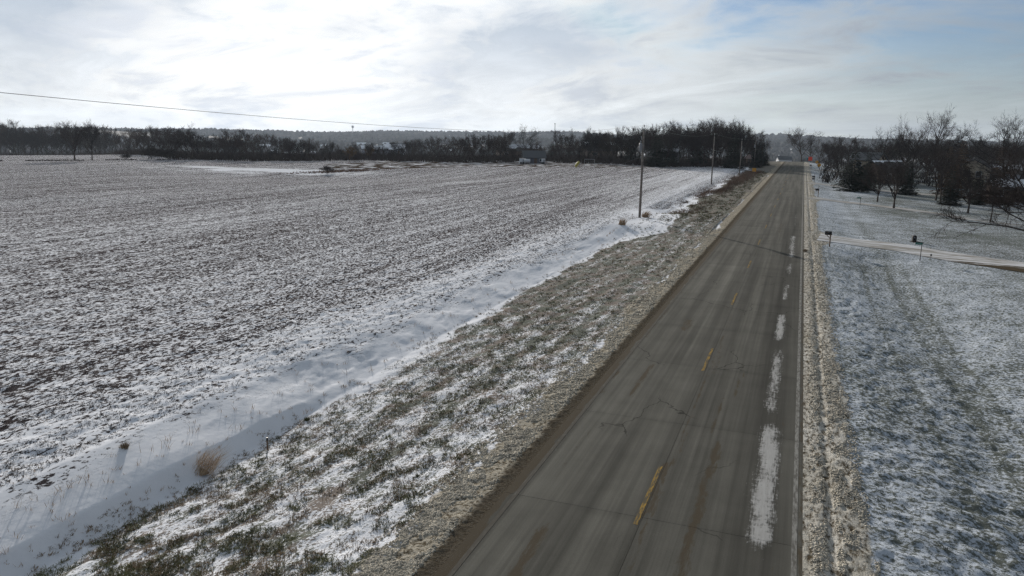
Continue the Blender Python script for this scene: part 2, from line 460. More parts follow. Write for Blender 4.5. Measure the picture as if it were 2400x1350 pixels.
M_GREYWALL = mat('grey_siding', (0.30, 0.31, 0.34), 0.7, 0.3, var=0.08)
M_BEIGE = mat('beige_siding', (0.42, 0.36, 0.28), 0.8, 0.2, var=0.08)
M_BROWNWALL = mat('brown_siding', (0.12, 0.085, 0.065), 0.8, 0.2, var=0.1)
M_ROOF = mat('asphalt_shingles', (0.055, 0.050, 0.048), 0.9, 0.15, var=0.25, vscale=2)
M_ROOFBLUE = mat('dark_blue_metal_roof', (0.028, 0.036, 0.046), 0.5, 0.4)
M_SNOWROOF = mat('roof_snow', (0.78, 0.80, 0.84), 0.8, 0.2, var=0.06)
M_GLASS = mat('window_glass', (0.02, 0.025, 0.03), 0.1, 0.6)
M_PLASTICY = mat('yellow_plastic', (0.40, 0.35, 0.07), 0.5, 0.4)
M_STONE = mat('dark_stone', (0.025, 0.024, 0.023), 0.8, 0.2, var=0.3)
M_PINK = mat('pale_pink_canvas', (0.42, 0.33, 0.31), 0.8, 0.2)
M_FARWOOD = None

# ------------------------------------------------------------------ terrain heights
CROSS_R = [(73.0, 5.5), (122.0, 4.5), (164.0, 4.0), (241.0, 5.0)]
def far_base(x, y):
    """broad land form: plateau, valley beyond the woods, wooded ridge on the horizon"""
    r = np.hypot(x, y)
    ang = np.arctan2(x, y)
    z = -34.0 * ss(r, 300, 1150)
    und = fbm(x / 480.0 + 5, y / 480.0, 4, 31) - 0.5
    z = z + und * 42 * ss(r, 500, 1200)
    ridge = 41.5 + 9 * (fbm(ang * 6 + 20, r / 1500.0, 4, 77) - 0.5) - 1.5 * ss(ang, 0.1, 0.5)
    z = z + ridge * ss(r, 1250, 3100)
    z = z - 30 * ss(r, 3300, 4300)
    return z

def ground(x, y):
    x = np.asarray(x, float); y = np.asarray(y, float)
    u = -x
    z = far_base(x, y)
    # road dips past the crest
    dip = 2.4 * ss(y, 300, 430)
    # left side
    cross = ss(y, 70, 76) * (1 - ss(y, 86, 96))
    depth = 1.0 - 0.85 * cross
    depth = depth * (1 - 0.30 * ss(y, 17, 30))
    depth = depth * (1 - 0.35 * ss(y, 96, 110)) * (1 - 0.45 * ss(y, 150, 260))
    lf = np.interp(u, [3.35, 4.7, 11.7, 12.35], [0.0, -0.10, -1.16, -1.20]) 
    back = np.interp(u, [12.35, 12.85, 13.3, 14.7, 16.5, 40], [0, 0.50, 0.64, 0.98, 1.02, 1.04])
    soft = np.interp(u, [12.35, 13.0, 13.8, 14.9, 16.5, 40], [0, 0.20, 0.50, 0.84, 1.0, 1.04])
    kb = ss(y + 3 * (fbm(x / 2.0, y / 4.0, 2, 6) - 0.5), 15, 25)
    back = back * (1 - kb) + soft * kb
    wig = 0.18 * (fbm(y / 5.0, 0 * y + 3.3, 3, 9) - 0.5)
    left = np.where(u < 12.35, lf * np.where(u > 4.7, depth, 1), -1.20 * depth + back * depth + wig * ss(u, 12.35, 13) * (1 - ss(u, 14, 15)))
    fieldfall = -0.0125 * np.clip(u - 20, 0, None) * ss(u, 20, 90)
    fieldfall = fieldfall - 1.3 * np.exp(-(((x + 100) / 42.0) ** 2 + ((y - 150) / 22.0) ** 2))
    fieldfall = fieldfall + (fbm(x / 60.0, y / 60.0, 3, 4) - 0.5) * 0.9 * ss(u, 25, 70)
    left = left + fieldfall
    # right side
    cr = 0 * y
    for cy, hw in CROSS_R:
        cr = np.maximum(cr, ss(y, cy - hw - 3, cy - hw) * (1 - ss(y, cy + hw, cy + hw + 3)))
    dr = 1.0 - 0.85 * cr
    x0_ = x
    x = x + np.interp(y, [40, 60, 74], [0, 0.7, 1.6]) * ss(x, 4.6, 9)
    rg = 0
    for off in (-0.9, -0.45, 0.0, 0.45, 0.9):
        rg = rg + 0.2 * np.interp(x + off * ss(x, 3.35, 5.2), [3.35, 4.6, 6.0, 9.1, 12.5, 16, 40, 130], [0.0, -0.07, -0.24, -0.76, -0.52, -0.45, -0.8, -1.6])
    cr = np.maximum(cr, 0.75 * ss(y, 56, 78))
    flat = np.interp(x, [3.35, 4.6, 9, 16, 40, 130], [0.0, -0.07, -0.22, -0.45, -0.8, -1.6])
    x = x0_
    right = rg * (1 - 0.85 * cr) + flat * 0.85 * cr
    right = right + (fbm(x / 14.0, y / 14.0, 3, 14) - 0.5) * 0.35 * ss(x, 9, 16)
    return z - dip * ss(300 - np.abs(x), 0, 120) + np.where(x < -3.35, left, np.where(x > 3.35, right, 0.0))

def unproj(px, py, z):
    dd = fwd * FPX + cR * (px - 1200) - cU * (py - 675)
    k = (z - CAMH) / dd.z
    return CAMX + k * dd.x, k * dd.y

def at_many(px, py):
    """ground points seen at photograph pixels"""
    px = np.asarray(px, float); py = np.asarray(py, float) + 0 * px
    A_ = np.array(fwd) * FPX + np.array(cR) * (px - 1200)[:, None] - np.array(cU) * (py - 675)[:, None]
    z = np.full(len(px), -0.4)
    for _ in range(14):
        k = (z - CAMH) / A_[:, 2]
        x, y = CAMX + k * A_[:, 0], k * A_[:, 1]
        z = 0.4 * z + 0.6 * ground(x, y)
    return np.stack([x, y, ground(x, y)], -1)

def at(px, py):
    return Vector(at_many([px], [py])[0])

def out_many(px, D):
    """ground points at horizontal range D in the direction of photograph columns"""
    px = np.asarray(px, float); D = np.asarray(D, float) + 0 * px
    A_ = np.array(fwd) * FPX + np.array(cR) * (px - 1200)[:, None] - np.array(cU) * (320.0 - 675)
    h = np.hypot(A_[:, 0], A_[:, 1])
    x = CAMX + A_[:, 0] / h * D; y = A_[:, 1] / h * D
    return np.stack([x, y, ground(x, y)], -1)

def out(px, D):
    return Vector(out_many([px], [D])[0])

def ztop(px, py, D):
    dd = fwd * FPX + cR * (px - 1200) - cU * (py - 675)
    return CAMH + dd.z / math.hypot(dd.x, dd.y) * D

# ------------------------------------------------------------------ ground sheets (share row positions, so they meet edge to edge)
rows = list(np.arange(-14, 8, 1.0)); yy = 8.0
while yy < 340:
    rows.append(yy); yy += min(max((yy * yy + 60) / 6600 * 1.15, 0.055), 5.0)
ROWS = np.array(rows)

def grow(a, b, d0, g):
    o = [a]; dd = d0
    while o[-1] < b - dd * 0.5:
        o.append(o[-1] + dd); dd *= g
    o[-1] = b
    return np.array(o)

def sheet(name, xs, zmicro, attrs_fn, material, parent=None, label=None, kind='structure', zoff=0.0, ys=ROWS):
    X, Y = np.meshgrid(xs, ys)
    Z = ground(X, Y) + zmicro(X, Y) + zoff
    nx, ny = len(xs), len(ys)
    idx = np.arange(nx * ny).reshape(ny, nx)
    F = np.stack([idx[:-1, :-1], idx[:-1, 1:], idx[1:, 1:], idx[1:, :-1]], -1).reshape(-1, 4)
    at_ = {k: v.ravel() for k, v in attrs_fn(X, Y).items()}
    me = mesh_np(name, np.stack([X, Y, Z], -1).reshape(-1, 3), F, material, True, at_)
    return link(name, me, parent, label=label, kind=kind)

def left_attrs(X, Y):
    u = -X
    j = (fbm(X / 1.2, Y / 2.2, 4, 51) - 0.5)
    jl = (fbm(X / 6.0, Y / 9.0, 3, 53) - 0.5)
    crossing = ss(Y, 66, 74) * (1 - ss(Y, 92, 104))
    gravel = 1 - ss(u + j * 1.5 + jl * 1.6 * ss(Y, 50, 90), 4.1, 5.2 + 0.8 * ss(Y, 60, 120))
    edge_g = 12.15 + jl * (1.4 + 3 * ss(Y, 60, 100)) - 3.0 * crossing - 0.9 * ss(Y, 95, 110)
    grass = ss(u + j * 0.8, 4.2, 5.2) * (1 - ss(u + j * 1.4, edge_g - 0.5, edge_g + 0.6))
    grass = grass * (1 - 0.25 * ss(Y, 60, 100) * (1 - ss(Y, 90, 200)) * (u > 8))
    e2 = 14.2 + jl * (1.6 + 2.4 * ss(Y, 60, 100)) - 1.9 * ss(Y, 85, 130)
    field = ss(u + j * 1.5, e2 - 0.6, e2 + 0.8)
    r = np.hypot(X, Y)
    # snow blown into the dip on the left, and along the field edge
    pc = at(600, 399)
    sn = np.exp(-(((X - pc.x) / 20.0) ** 2 + ((Y - pc.y - (X - pc.x) * 0.05) / 6.5) ** 2)) * (0.1 + 2.2 * ss(fbm(X / 11.0, Y / 1.1, 4, 19), 0.38, 0.66))
    sn2 = np.exp(-((u - 15.5) / 2.2) ** 2) * 0.5 + 0.35 * np.exp(-((u - 22) / 6.0) ** 2) * ss(Y, 90, 160)
    bare = 0.04 * ss(r, 15, 50) + 0.09 * ss(r, 40, 140) - 1.0 * sn - 0.6 * sn2 - 0.07
    bare = np.where(u < 12.2, 0.6 * ss(Y, 78, 104) + 0.50 * ss(Y, 18, 42), bare)
    fb = fieldline(X)
    lit = ss(Y - fb + jl * 10, 4, 10) * ss(u, 13, 22)
    second = np.exp(-0) * (ss(-X, 118, 135)) * ss(Y - fb, 5, 9)
    lit = lit * (1 - second)
    return {'field': field, 'grass': grass, 'gravel': gravel, 'litter': lit, 'bare': bare}

# far edge of the field: polyline through points read off the photograph
_fl = [at(px, py) for px, py in ((-60, 379), (180, 376), (420, 374), (560, 377), (690, 382), (760, 398), (830, 402), (960, 397), (1100, 393), (1280, 394), (1450, 396), (1600, 393), (1760, 390))]
_flx = np.array([p.x for p in _fl]); _fly = np.array([p.y for p in _fl])
_o = np.argsort(_flx); _flx = _flx[_o]; _fly = _fly[_o]
def fieldline(X):
    return np.interp(X, _flx, _fly)

def micro_left(X, Y):
    u = -X
    far = 1 - 0.8 * ss(Y, 40, 120)
    crossing = ss(Y, 66, 74) * (1 - ss(Y, 92, 104))
    g = (1 - ss(u, 4.6, 5.2)) * ss(u, 3.4, 3.7)
    z = g * ((fbm(X * 5, Y * 5, 3, 61) - 0.5) * 0.09 + 0.035 - 0.05 * ss(Y, 50, 90))
    v = ss(u, 4.8, 5.4) * (1 - ss(u, 11.6, 12.3))
    z = z + v * ((fbm(X * 1.6, Y * 0.9, 4, 62) - 0.5) * 0.20 + (fbm(X * 6, Y * 4, 2, 66) - 0.5) * 0.05) * far
    dr = ss(u, 11.9, 12.6) * (1 - ss(u, 14.4, 15.4))
    pil = ss(fbm(X * 1.5 + Y * 0.5, Y * 0.9, 3, 63), 0.35, 0.75)
    z = z + dr * ((pil - 0.5) * 0.065 * ss(Y, 14, 24) + (fbm(X * 0.5, Y * 0.22, 3, 64) - 0.5) * 0.16) * (1 - crossing * 0.5)
    fi = ss(u, 14.4, 15.4)
    rowz = (fbm(X * 2.6, Y * 0.35, 3, 65) - 0.5) * 0.09
    z = z + fi * ((fbm(X * 3.2, Y * 1.9, 3, 67) - 0.5) * 0.13 + rowz) * (1 - 0.6 * ss(u, 60, 140)) * far
    return z * (Y > 7)

left_x = [grow(3.35, 5.4, 0.055, 1.0), grow(5.4, 12.0, 0.06, 1.0), grow(12.0, 14.8, 0.055, 1.0), grow(14.8, 420, 0.07, 1.0145)]
sheet('gravel_shoulder', -left_x[0][::-1], micro_left, left_attrs, M_LEFT, label='dirty gravel shoulder along the left road edge')
sheet('grass_verge', -left_x[1][::-1], micro_left, left_attrs, M_LEFT, label='snow-dusted grass bank left of the road')
sheet('snow_ditch', -left_x[2][::-1], micro_left, left_attrs, M_LEFT, label='snow-filled ditch between verge and field')
sheet('farm_field', -left_x[3][::-1], micro_left, left_attrs, M_LEFT, label='wide stubble field streaked with snow')

def right_attrs(X, Y):
    j = (fbm(X / 1.0, Y / 2.0, 4, 71) - 0.5)
    jl = (fbm(X / 7.0, Y / 12.0, 3, 73) - 0.5)
    mouth = 0 * Y
    for cy, hw in CROSS_R:
        mouth = np.maximum(mouth, ss(Y, cy - hw * 1.3, cy - hw * 0.2) * (1 - ss(Y, cy + hw * 0.2, cy + hw * 1.3)))
    gravel = 1 - ss(X + j * 0.7, 4.25 + 0.35 * ss(Y, 60, 140) + 0.9 * mouth, 4.95 + 0.5 * ss(Y, 60, 140) + 0.9 * mouth)
    grass = 0.52 + 0.20 * ss(X, 9.5, 16) + 0.08 * ss(Y, 55, 100) * ss(X, 6, 12) + jl * 0.6
    grass = grass + 0.15 * np.exp(-((X - 9.0) / 0.5) ** 2)
    tr = 0 * X
    for c in (7.15, 8.75, 9.9):
        tr = tr + np.exp(-((X - c - 0.25 * np.sin(Y / 9.0) - jl * 0.5) / 0.17) ** 2)
    return {'grass': grass, 'gravel': gravel, 'track': tr * (1 - ss(Y, 55, 66))}

DRV = [[(4.6, 73.2), (7, 73.0), (11, 72.0), (15, 68.6), (20, 65.4), (28, 61), (42, 55)],
       [(4.7, 122.5), (8, 121), (14, 117.0), (20, 108), (26, 98), (36, 88)],
       [(4.7, 165), (8, 163), (12, 158), (20, 152), (34, 150)],
       [(4.5, 241), (10, 240), (20, 238), (50, 233), (90, 226)]]
def near_drive(X, Y):
    m = np.full(X.shape, 1e9)
    for pl in DRV:
        for (x0, y0), (x1, y1) in zip(pl[:-1], pl[1:]):
            dx, dy = x1 - x0, y1 - y0
            t = np.clip(((X - x0) * dx + (Y - y0) * dy) / (dx * dx + dy * dy), 0, 1)
            m = np.minimum(m, np.hypot(X - x0 - t * dx, Y - y0 - t * dy))
    return 1 - ss(m, 2.9, 4.0)

def micro_right(X, Y):
    far = 1 - 0.85 * ss(Y, 40, 110)
    g = ss(X, 3.4, 3.7) * (1 - ss(X, 4.5, 5.0))
    z = g * ((fbm(X * 5, Y * 3, 3, 81) - 0.5) * 0.08 + 0.03 - 0.05 * np.exp(-((X - 3.95) / 0.13) ** 2))
    l = ss(X, 4.6, 5.2)
    z = z + l * ((fbm(X * 2.6, Y * 2.6, 4, 82) - 0.5) * 0.19 + (fbm(X * 0.6, Y * 0.25, 2, 83) - 0.5) * 0.12) * far
    return z * (Y > 7) * (1 - near_drive(X, Y))

right_x = [grow(3.35, 5.2, 0.055, 1.0), grow(5.2, 200, 0.07, 1.0165)]
sheet('gravel_roadside', right_x[0], micro_right, right_attrs, M_RIGHT, label='slushy gravel strip along the right road edge')
sheet('lawn', right_x[1], micro_right, right_attrs, M_RIGHT, label='snow-dusted lawns right of the road')

# far land: valley and ridge, lying a little below the near sheets where they overlap
def hills_sheet():
    r = np.concatenate([np.arange(150, 600, 12.0), np.arange(600, 4400, 32.0)])
    a = np.linspace(math.radians(-95), math.radians(75), 420)
    A, R = np.meshgrid(a, r)
    X = R * np.sin(A); Y = R * np.cos(A)
    near = (X > -420) & (X < 200) & (Y < 340)
    Z = ground(X, Y)
    Zs = np.where(near, np.minimum(Z, far_base(X, Y) - 0.3) - 1.8, Z)
    Zs = np.where((np.abs(X) < 6) & ~near & (Y < 520), Z - 0.25, Zs)
    nr, na = A.shape
    idx = np.arange(nr * na).reshape(nr, na)
    F = np.stack([idx[:-1, :-1], idx[:-1, 1:], idx[1:, 1:], idx[1:, :-1]], -1).reshape(-1, 4)
    m = bpy.data.materials.new('far_land'); m.use_nodes = True
    t = NT(m.node_tree); b = m.node_tree.nodes['Principled BSDF']
    geo = t.n.new('ShaderNodeNewGeometry'); p = geo.outputs['Position']
    n = t.noise(t.scaled(p, (1, 1, 0)), 0.006, 5, 0.6)
    n2 = t.noise(p, 0.08, 5, 0.65)
    c = t.mix(t.sstep(n2, 0.42, 0.60), (0.050, 0.043, 0.038), (0.11, 0.105, 0.10))
    c = t.mix(t.sstep(n, 0.555, 0.59), c, (0.46, 0.47, 0.50))
    t.l.new(c, b.inputs['Base Color']); b.inputs['Roughness'].default_value = 0.9
    b.inputs['Specular IOR Level'].default_value = 0.1
    return link('hills', mesh_np('hills', np.stack([X, Y, Zs], -1).reshape(-1, 3), F, m), kind='structure', label='far valley and wooded ridge under light snow')
hills_sheet()

# ------------------------------------------------------------------ road: concrete slabs, joints, worn paint
HW = 3.35
road_y0, road_y1 = -14.0, 520.0
def road_z(y): return ground(0 * np.asarray(y, float), y)
ry = np.concatenate([np.arange(road_y0, 300, 8.0), np.arange(300, road_y1, 6.0)])
def ribbon(ys, x0, x1, dz):
    z = road_z(ys) + dz
    V = np.concatenate([np.stack([0 * ys + x0, ys, z], -1), np.stack([0 * ys + x1, ys, z], -1)])
    n = len(ys); i = np.arange(n - 1)
    F = np.stack([i, i + n, i + n + 1, i + 1], -1)
    return V, F
V, F = ribbon(ry, -HW - 0.02, HW + 0.02, -0.016)
road = link('road', mesh_np('road', V, F, M_JOINT), kind='structure', label='two-lane concrete country road running to the horizon')

JOFF, JS, GAP = 16.13, 6.2, 0.011
SNOWP = [(2.48, 0.31, 15.7, 23.5, 1.0), (2.40, 0.25, 24.2, 32.6, 0.72), (2.36, 0.22, 33.6, 39.6, 0.95), (2.42, 0.17, 42.5, 48.0, 0.8),
         (2.45, 0.18, 51.2, 56.3, 0.75), (2.48, 0.26, 58.6, 72.8, 0.8), (2.05, 0.20, 17.6, 20.5, 0.33), (2.5, 0.13, 80, 96, 0.5), (2.5, 0.12, 104, 118, 0.45)]
DIRTP = [(1.08, 0.17, 10, 21.5, 0.72), (0.86, 0.09, 21.5, 25.5, 0.66), (-1.98, 0.11, 24.0, 28.4, 0.8), (1.25, 0.08, 25.4, 28.8, 0.68), (-1.95, 0.16, 12.2, 15.1, 0.85),
         (-1.66, 0.28, 33.6, 36.4, 0.6), (1.25, 0.22, 74, 83, 0.55), (0.12, 0.10, 8, 34, 0.58), (0.10, 0.08, 34, 110, 0.45), (-0.0, 0.16, 16.0, 19.8, 0.62), (-2.5, 0.10, 17, 22, 0.4),
         (0.2, 0.2, 27.5, 31, 0.5), (-0.4, 0.10, 38, 52, 0.4), (1.0, 0.12, 44, 58, 0.4), (2.75, 0.06, 12, 30, 0.4)]
def slab_attrs(X, Y):
    s = 0 * X; dd = 0 * X
    jx = (fbm(Y * 0.7, X * 0 + 2.0, 3, 91) - 0.5) * 0.16
    for cx, hw, a, b_, amt in SNOWP:
        s = np.maximum(s, amt * (0.62 + 0.7 * fbm(Y * 1.1 + cx, X * 3.0, 3, 95)) * np.exp(-np.abs((X - cx - jx * 0.4) / hw) ** 2.2) * ss(Y, a - 0.6, a + 0.9) * (1 - ss(Y, b_ - 1.0, b_ + 0.6)))
    for cx, hw, a, b_, amt in DIRTP:
        dd = np.maximum(dd, amt * np.exp(-((X - cx - jx) / hw) ** 2) * ss(Y, a - 0.4, a + 0.6) * (1 - ss(Y, b_ - 0.6, b_ + 0.4)))
    je = (fbm(Y * 0.9, X * 0 + 7.0, 4, 93) - 0.5)
    dd = np.maximum(dd, 0.95 * (1 - ss(X, -HW + 0.10, -HW + 0.50 + je * 0.9)))
    dd = np.maximum(dd, 0.55 * ss(X, HW - 0.25 + je * 0.2, HW - 0.04))
    wet = 0.85 * np.exp(-((X - 2.3) / 0.6) ** 2) * (1 - ss(Y, 70, 140)) + 0.25 * np.exp(-((X - 0.35) / 0.3) ** 2) - 0.6 * np.exp(-((X + 1.0) / 0.3) ** 2) - 0.55 * np.exp(-((X + 2.45) / 0.33) ** 2) - 0.3 * np.exp(-((X - 0.8) / 0.25) ** 2)
    dj = np.abs((Y - JOFF + JS / 2) % JS - JS / 2)
    jw = 0.45 * np.exp(-(dj / 0.22) ** 2) * fbm(X * 2.5, Y * 0.2, 3, 96)
    return {'snow': s, 'dirt': dd, 'wet': np.clip(wet + jw, -0.6, 1)}

def slab(x0, x1, y0, y1, step):
    xs = np.linspace(x0, x1, max(2, int((x1 - x0) / step) + 1)); ys = np.linspace(y0, y1, max(2, int((y1 - y0) / (step * 1.6)) + 1))
    X, Y = np.meshgrid(xs, ys)
    Z = road_z(Y) + 0.008 * (1 - np.abs(X) / HW)
    a = {k: v.ravel() for k, v in slab_attrs(X, Y).items()}
    nx, ny = len(xs), len(ys); idx = np.arange(nx * ny).reshape(ny, nx)
    F = np.stack([idx[:-1, :-1], idx[:-1, 1:], idx[1:, 1:], idx[1:, :-1]], -1).reshape(-1, 4)
    V = np.stack([X, Y, Z], -1).reshape(-1, 3)
    # downstands round the rim, so each slab has an edge in the joint
    rim = np.concatenate([idx[0], idx[1:, -1], idx[-1, :-1][::-1], idx[1:-1, 0][::-1]])
    V2 = V[rim].copy(); V2[:, 2] -= 0.014
    n0 = len(V); k = np.arange(len(rim)); k2 = (k + 1) % len(rim)
    F2 = np.stack([rim[k2], rim[k], n0 + k, n0 + k2], -1)
    a = {q: np.concatenate([v, v[rim]]) for q, v in a.items()}
    return mesh_np('concrete_slab', np.concatenate([V, V2]), np.concatenate([F, F2]), M_CONC, False, a)

k = 0
yj = JOFF - JS * 4
while yj < 150:
    for sx in (0, 1):
        x0, x1 = (-HW, -0.034) if sx == 0 else (-0.026, HW)
        link('concrete_slab', slab(x0, x1, yj + GAP / 2, yj + JS - GAP / 2, 0.11 if yj < 45 else 0.2), road)
    yj += JS
link('concrete_slab', slab(-HW, HW, yj + 0.01, 300, 0.35), road)
link('concrete_slab', slab(-HW, HW, 300.02, road_y1, 0.8), road)

def paint(name, x0, x1, y0, y1, m):
    ys = np.linspace(y0, y1, max(2, int((y1 - y0) / 4) + 2))
    X, Y = np.meshgrid([x0, x1], ys)
    Z = road_z(Y) + 0.008 * (1 - np.abs(X) / HW) + 0.005
    n = len(ys); i = np.arange(n - 1) * 2
    F = np.stack([i, i + 1, i + 3, i + 2], -1)
    return link(name, mesh_np(name, np.stack([X, Y, Z], -1).reshape(-1, 3), F, m, False), road)
for i in range(-1, 18):
    y0 = 15.75 + 12.3 * i
    paint('centre_dash', -0.17, -0.07, y0, y0 + 3.3, M_YELLOW)
paint('edge_line', HW - 0.22, HW - 0.11, -14, 300, M_EDGE)
paint('edge_line', -HW + 0.24, -HW + 0.34, -14, 300, worn_paint('nearly_gone_paint', (0.115, 0.11, 0.098), (0.078, 0.072, 0.062), 0.40))

# ------------------------------------------------------------------ driveways on the right
def lane(name, pts, wid, material, label, lift=0.03):
    P = np.array([[p[0], p[1]] for p in pts], float)
    s = np.concatenate([[0], np.cumsum(np.linalg.norm(np.diff(P, axis=0), axis=1))])
    q = np.arange(0, s[-1], 0.5)
    C = np.stack([np.interp(q, s, P[:, 0]), np.interp(q, s, P[:, 1])], -1)
    for _ in range(8): C[1:-1] = (C[:-2] + 2 * C[1:-1] + C[2:]) / 4
    T = np.gradient(C, axis=0); T /= np.linalg.norm(T, axis=1)[:, None]
    N = np.stack([T[:, 1], -T[:, 0]], -1)
    w_ = np.interp(q, s, wid)
    e = np.linspace(-1, 1, 9)
    jit = (fbm(q * 1.5, q * 0 + 1, 3, 5) - 0.5) * 0.35
    X = C[:, 0:1] + N[:, 0:1] * (e[None] * w_[:, None] / 2 + jit[:, None] * np.sign(e)[None] * (np.abs(e)[None] > 0.9))
    Y = C[:, 1:2] + N[:, 1:2] * (e[None] * w_[:, None] / 2 + jit[:, None] * np.sign(e)[None] * (np.abs(e)[None] > 0.9))
    Z = ground(X, Y) + lift + 0.045 * (1 - np.abs(e)[None] ** 4)
    nx, ny = 9, len(q); idx = np.arange(nx * ny).reshape(ny, nx)
    F = np.stack([idx[:-1, :-1], idx[:-1, 1:], idx[1:, 1:], idx[1:, :-1]], -1).reshape(-1, 4)
    return link(name, mesh_np(name, np.stack([X, Y, Z], -1).reshape(-1, 3), F, material, True, {'side': np.tile(e, ny)}), kind='structure', label=label)

def drive_mat(name, brown):
    m = bpy.data.materials.new(name); m.use_nodes = True
    t = NT(m.node_tree); b = m.node_tree.nodes['Principled BSDF']
    geo = t.n.new('ShaderNodeNewGeometry'); p = geo.outputs['Position']
    f = t.noise(t.scaled(p, (0.25, 1.4, 1)), 1.0, 6, 0.7)
    c = t.mix(t.sstep(f, 0.42, 0.60), (0.55, 0.56, 0.58) if brown else (0.42, 0.42, 0.42), (0.25, 0.235, 0.21))
    if brown:
        sx = t.n.new('ShaderNodeSeparateXYZ'); t.l.new(p, sx.inputs[0])
        side = t.attr('side').outputs['Fac']
        k = t.math('ADD', t.lin(sx.outputs['X'], 11.0, 20.0, -1.25, 0.3), side)
        k = t.math('ADD', k, t.math('MULTIPLY', t.math('SUBTRACT', f, 0.5), 2.2))
        c = t.mix(t.sstep(k, 0.0, 0.35), c, t.mix(t.noise(p, 3.0, 4), (0.050, 0.040, 0.028), (0.10, 0.082, 0.058)))
    t.l.new(c, b.inputs['Base Color']); b.inputs['Roughness'].default_value = 0.95; b.inputs['Specular IOR Level'].default_value = 0.0
    return m
M_DRIVE1 = drive_mat('snowy_gravel_drive', True)
M_DRIVE2 = drive_mat('snowy_drive', False)
lane('driveway', DRV[0], [5.6, 5.0, 5.2, 5.5, 6.3, 6.8, 7.0], M_DRIVE1, 'snow-covered gravel driveway by the nearest mailbox')
lane('driveway', DRV[1], [5.0, 3, 2.4, 2.2, 2.2, 2.2], M_DRIVE2, 'second driveway curving behind the lawn trees')
lane('driveway', DRV[2], [4.5, 3.2, 3.0, 3.0, 3.0], M_DRIVE2, 'third driveway leading to the spruces')
lane('side_street', DRV[3], [7, 6, 6, 6, 6], M_DRIVE2, 'snowy side street by the yellow diamond signs')

# ------------------------------------------------------------------ trees
def rot_about(v, ax, a):
    return Matrix.Rotation(a, 3, ax) @ v

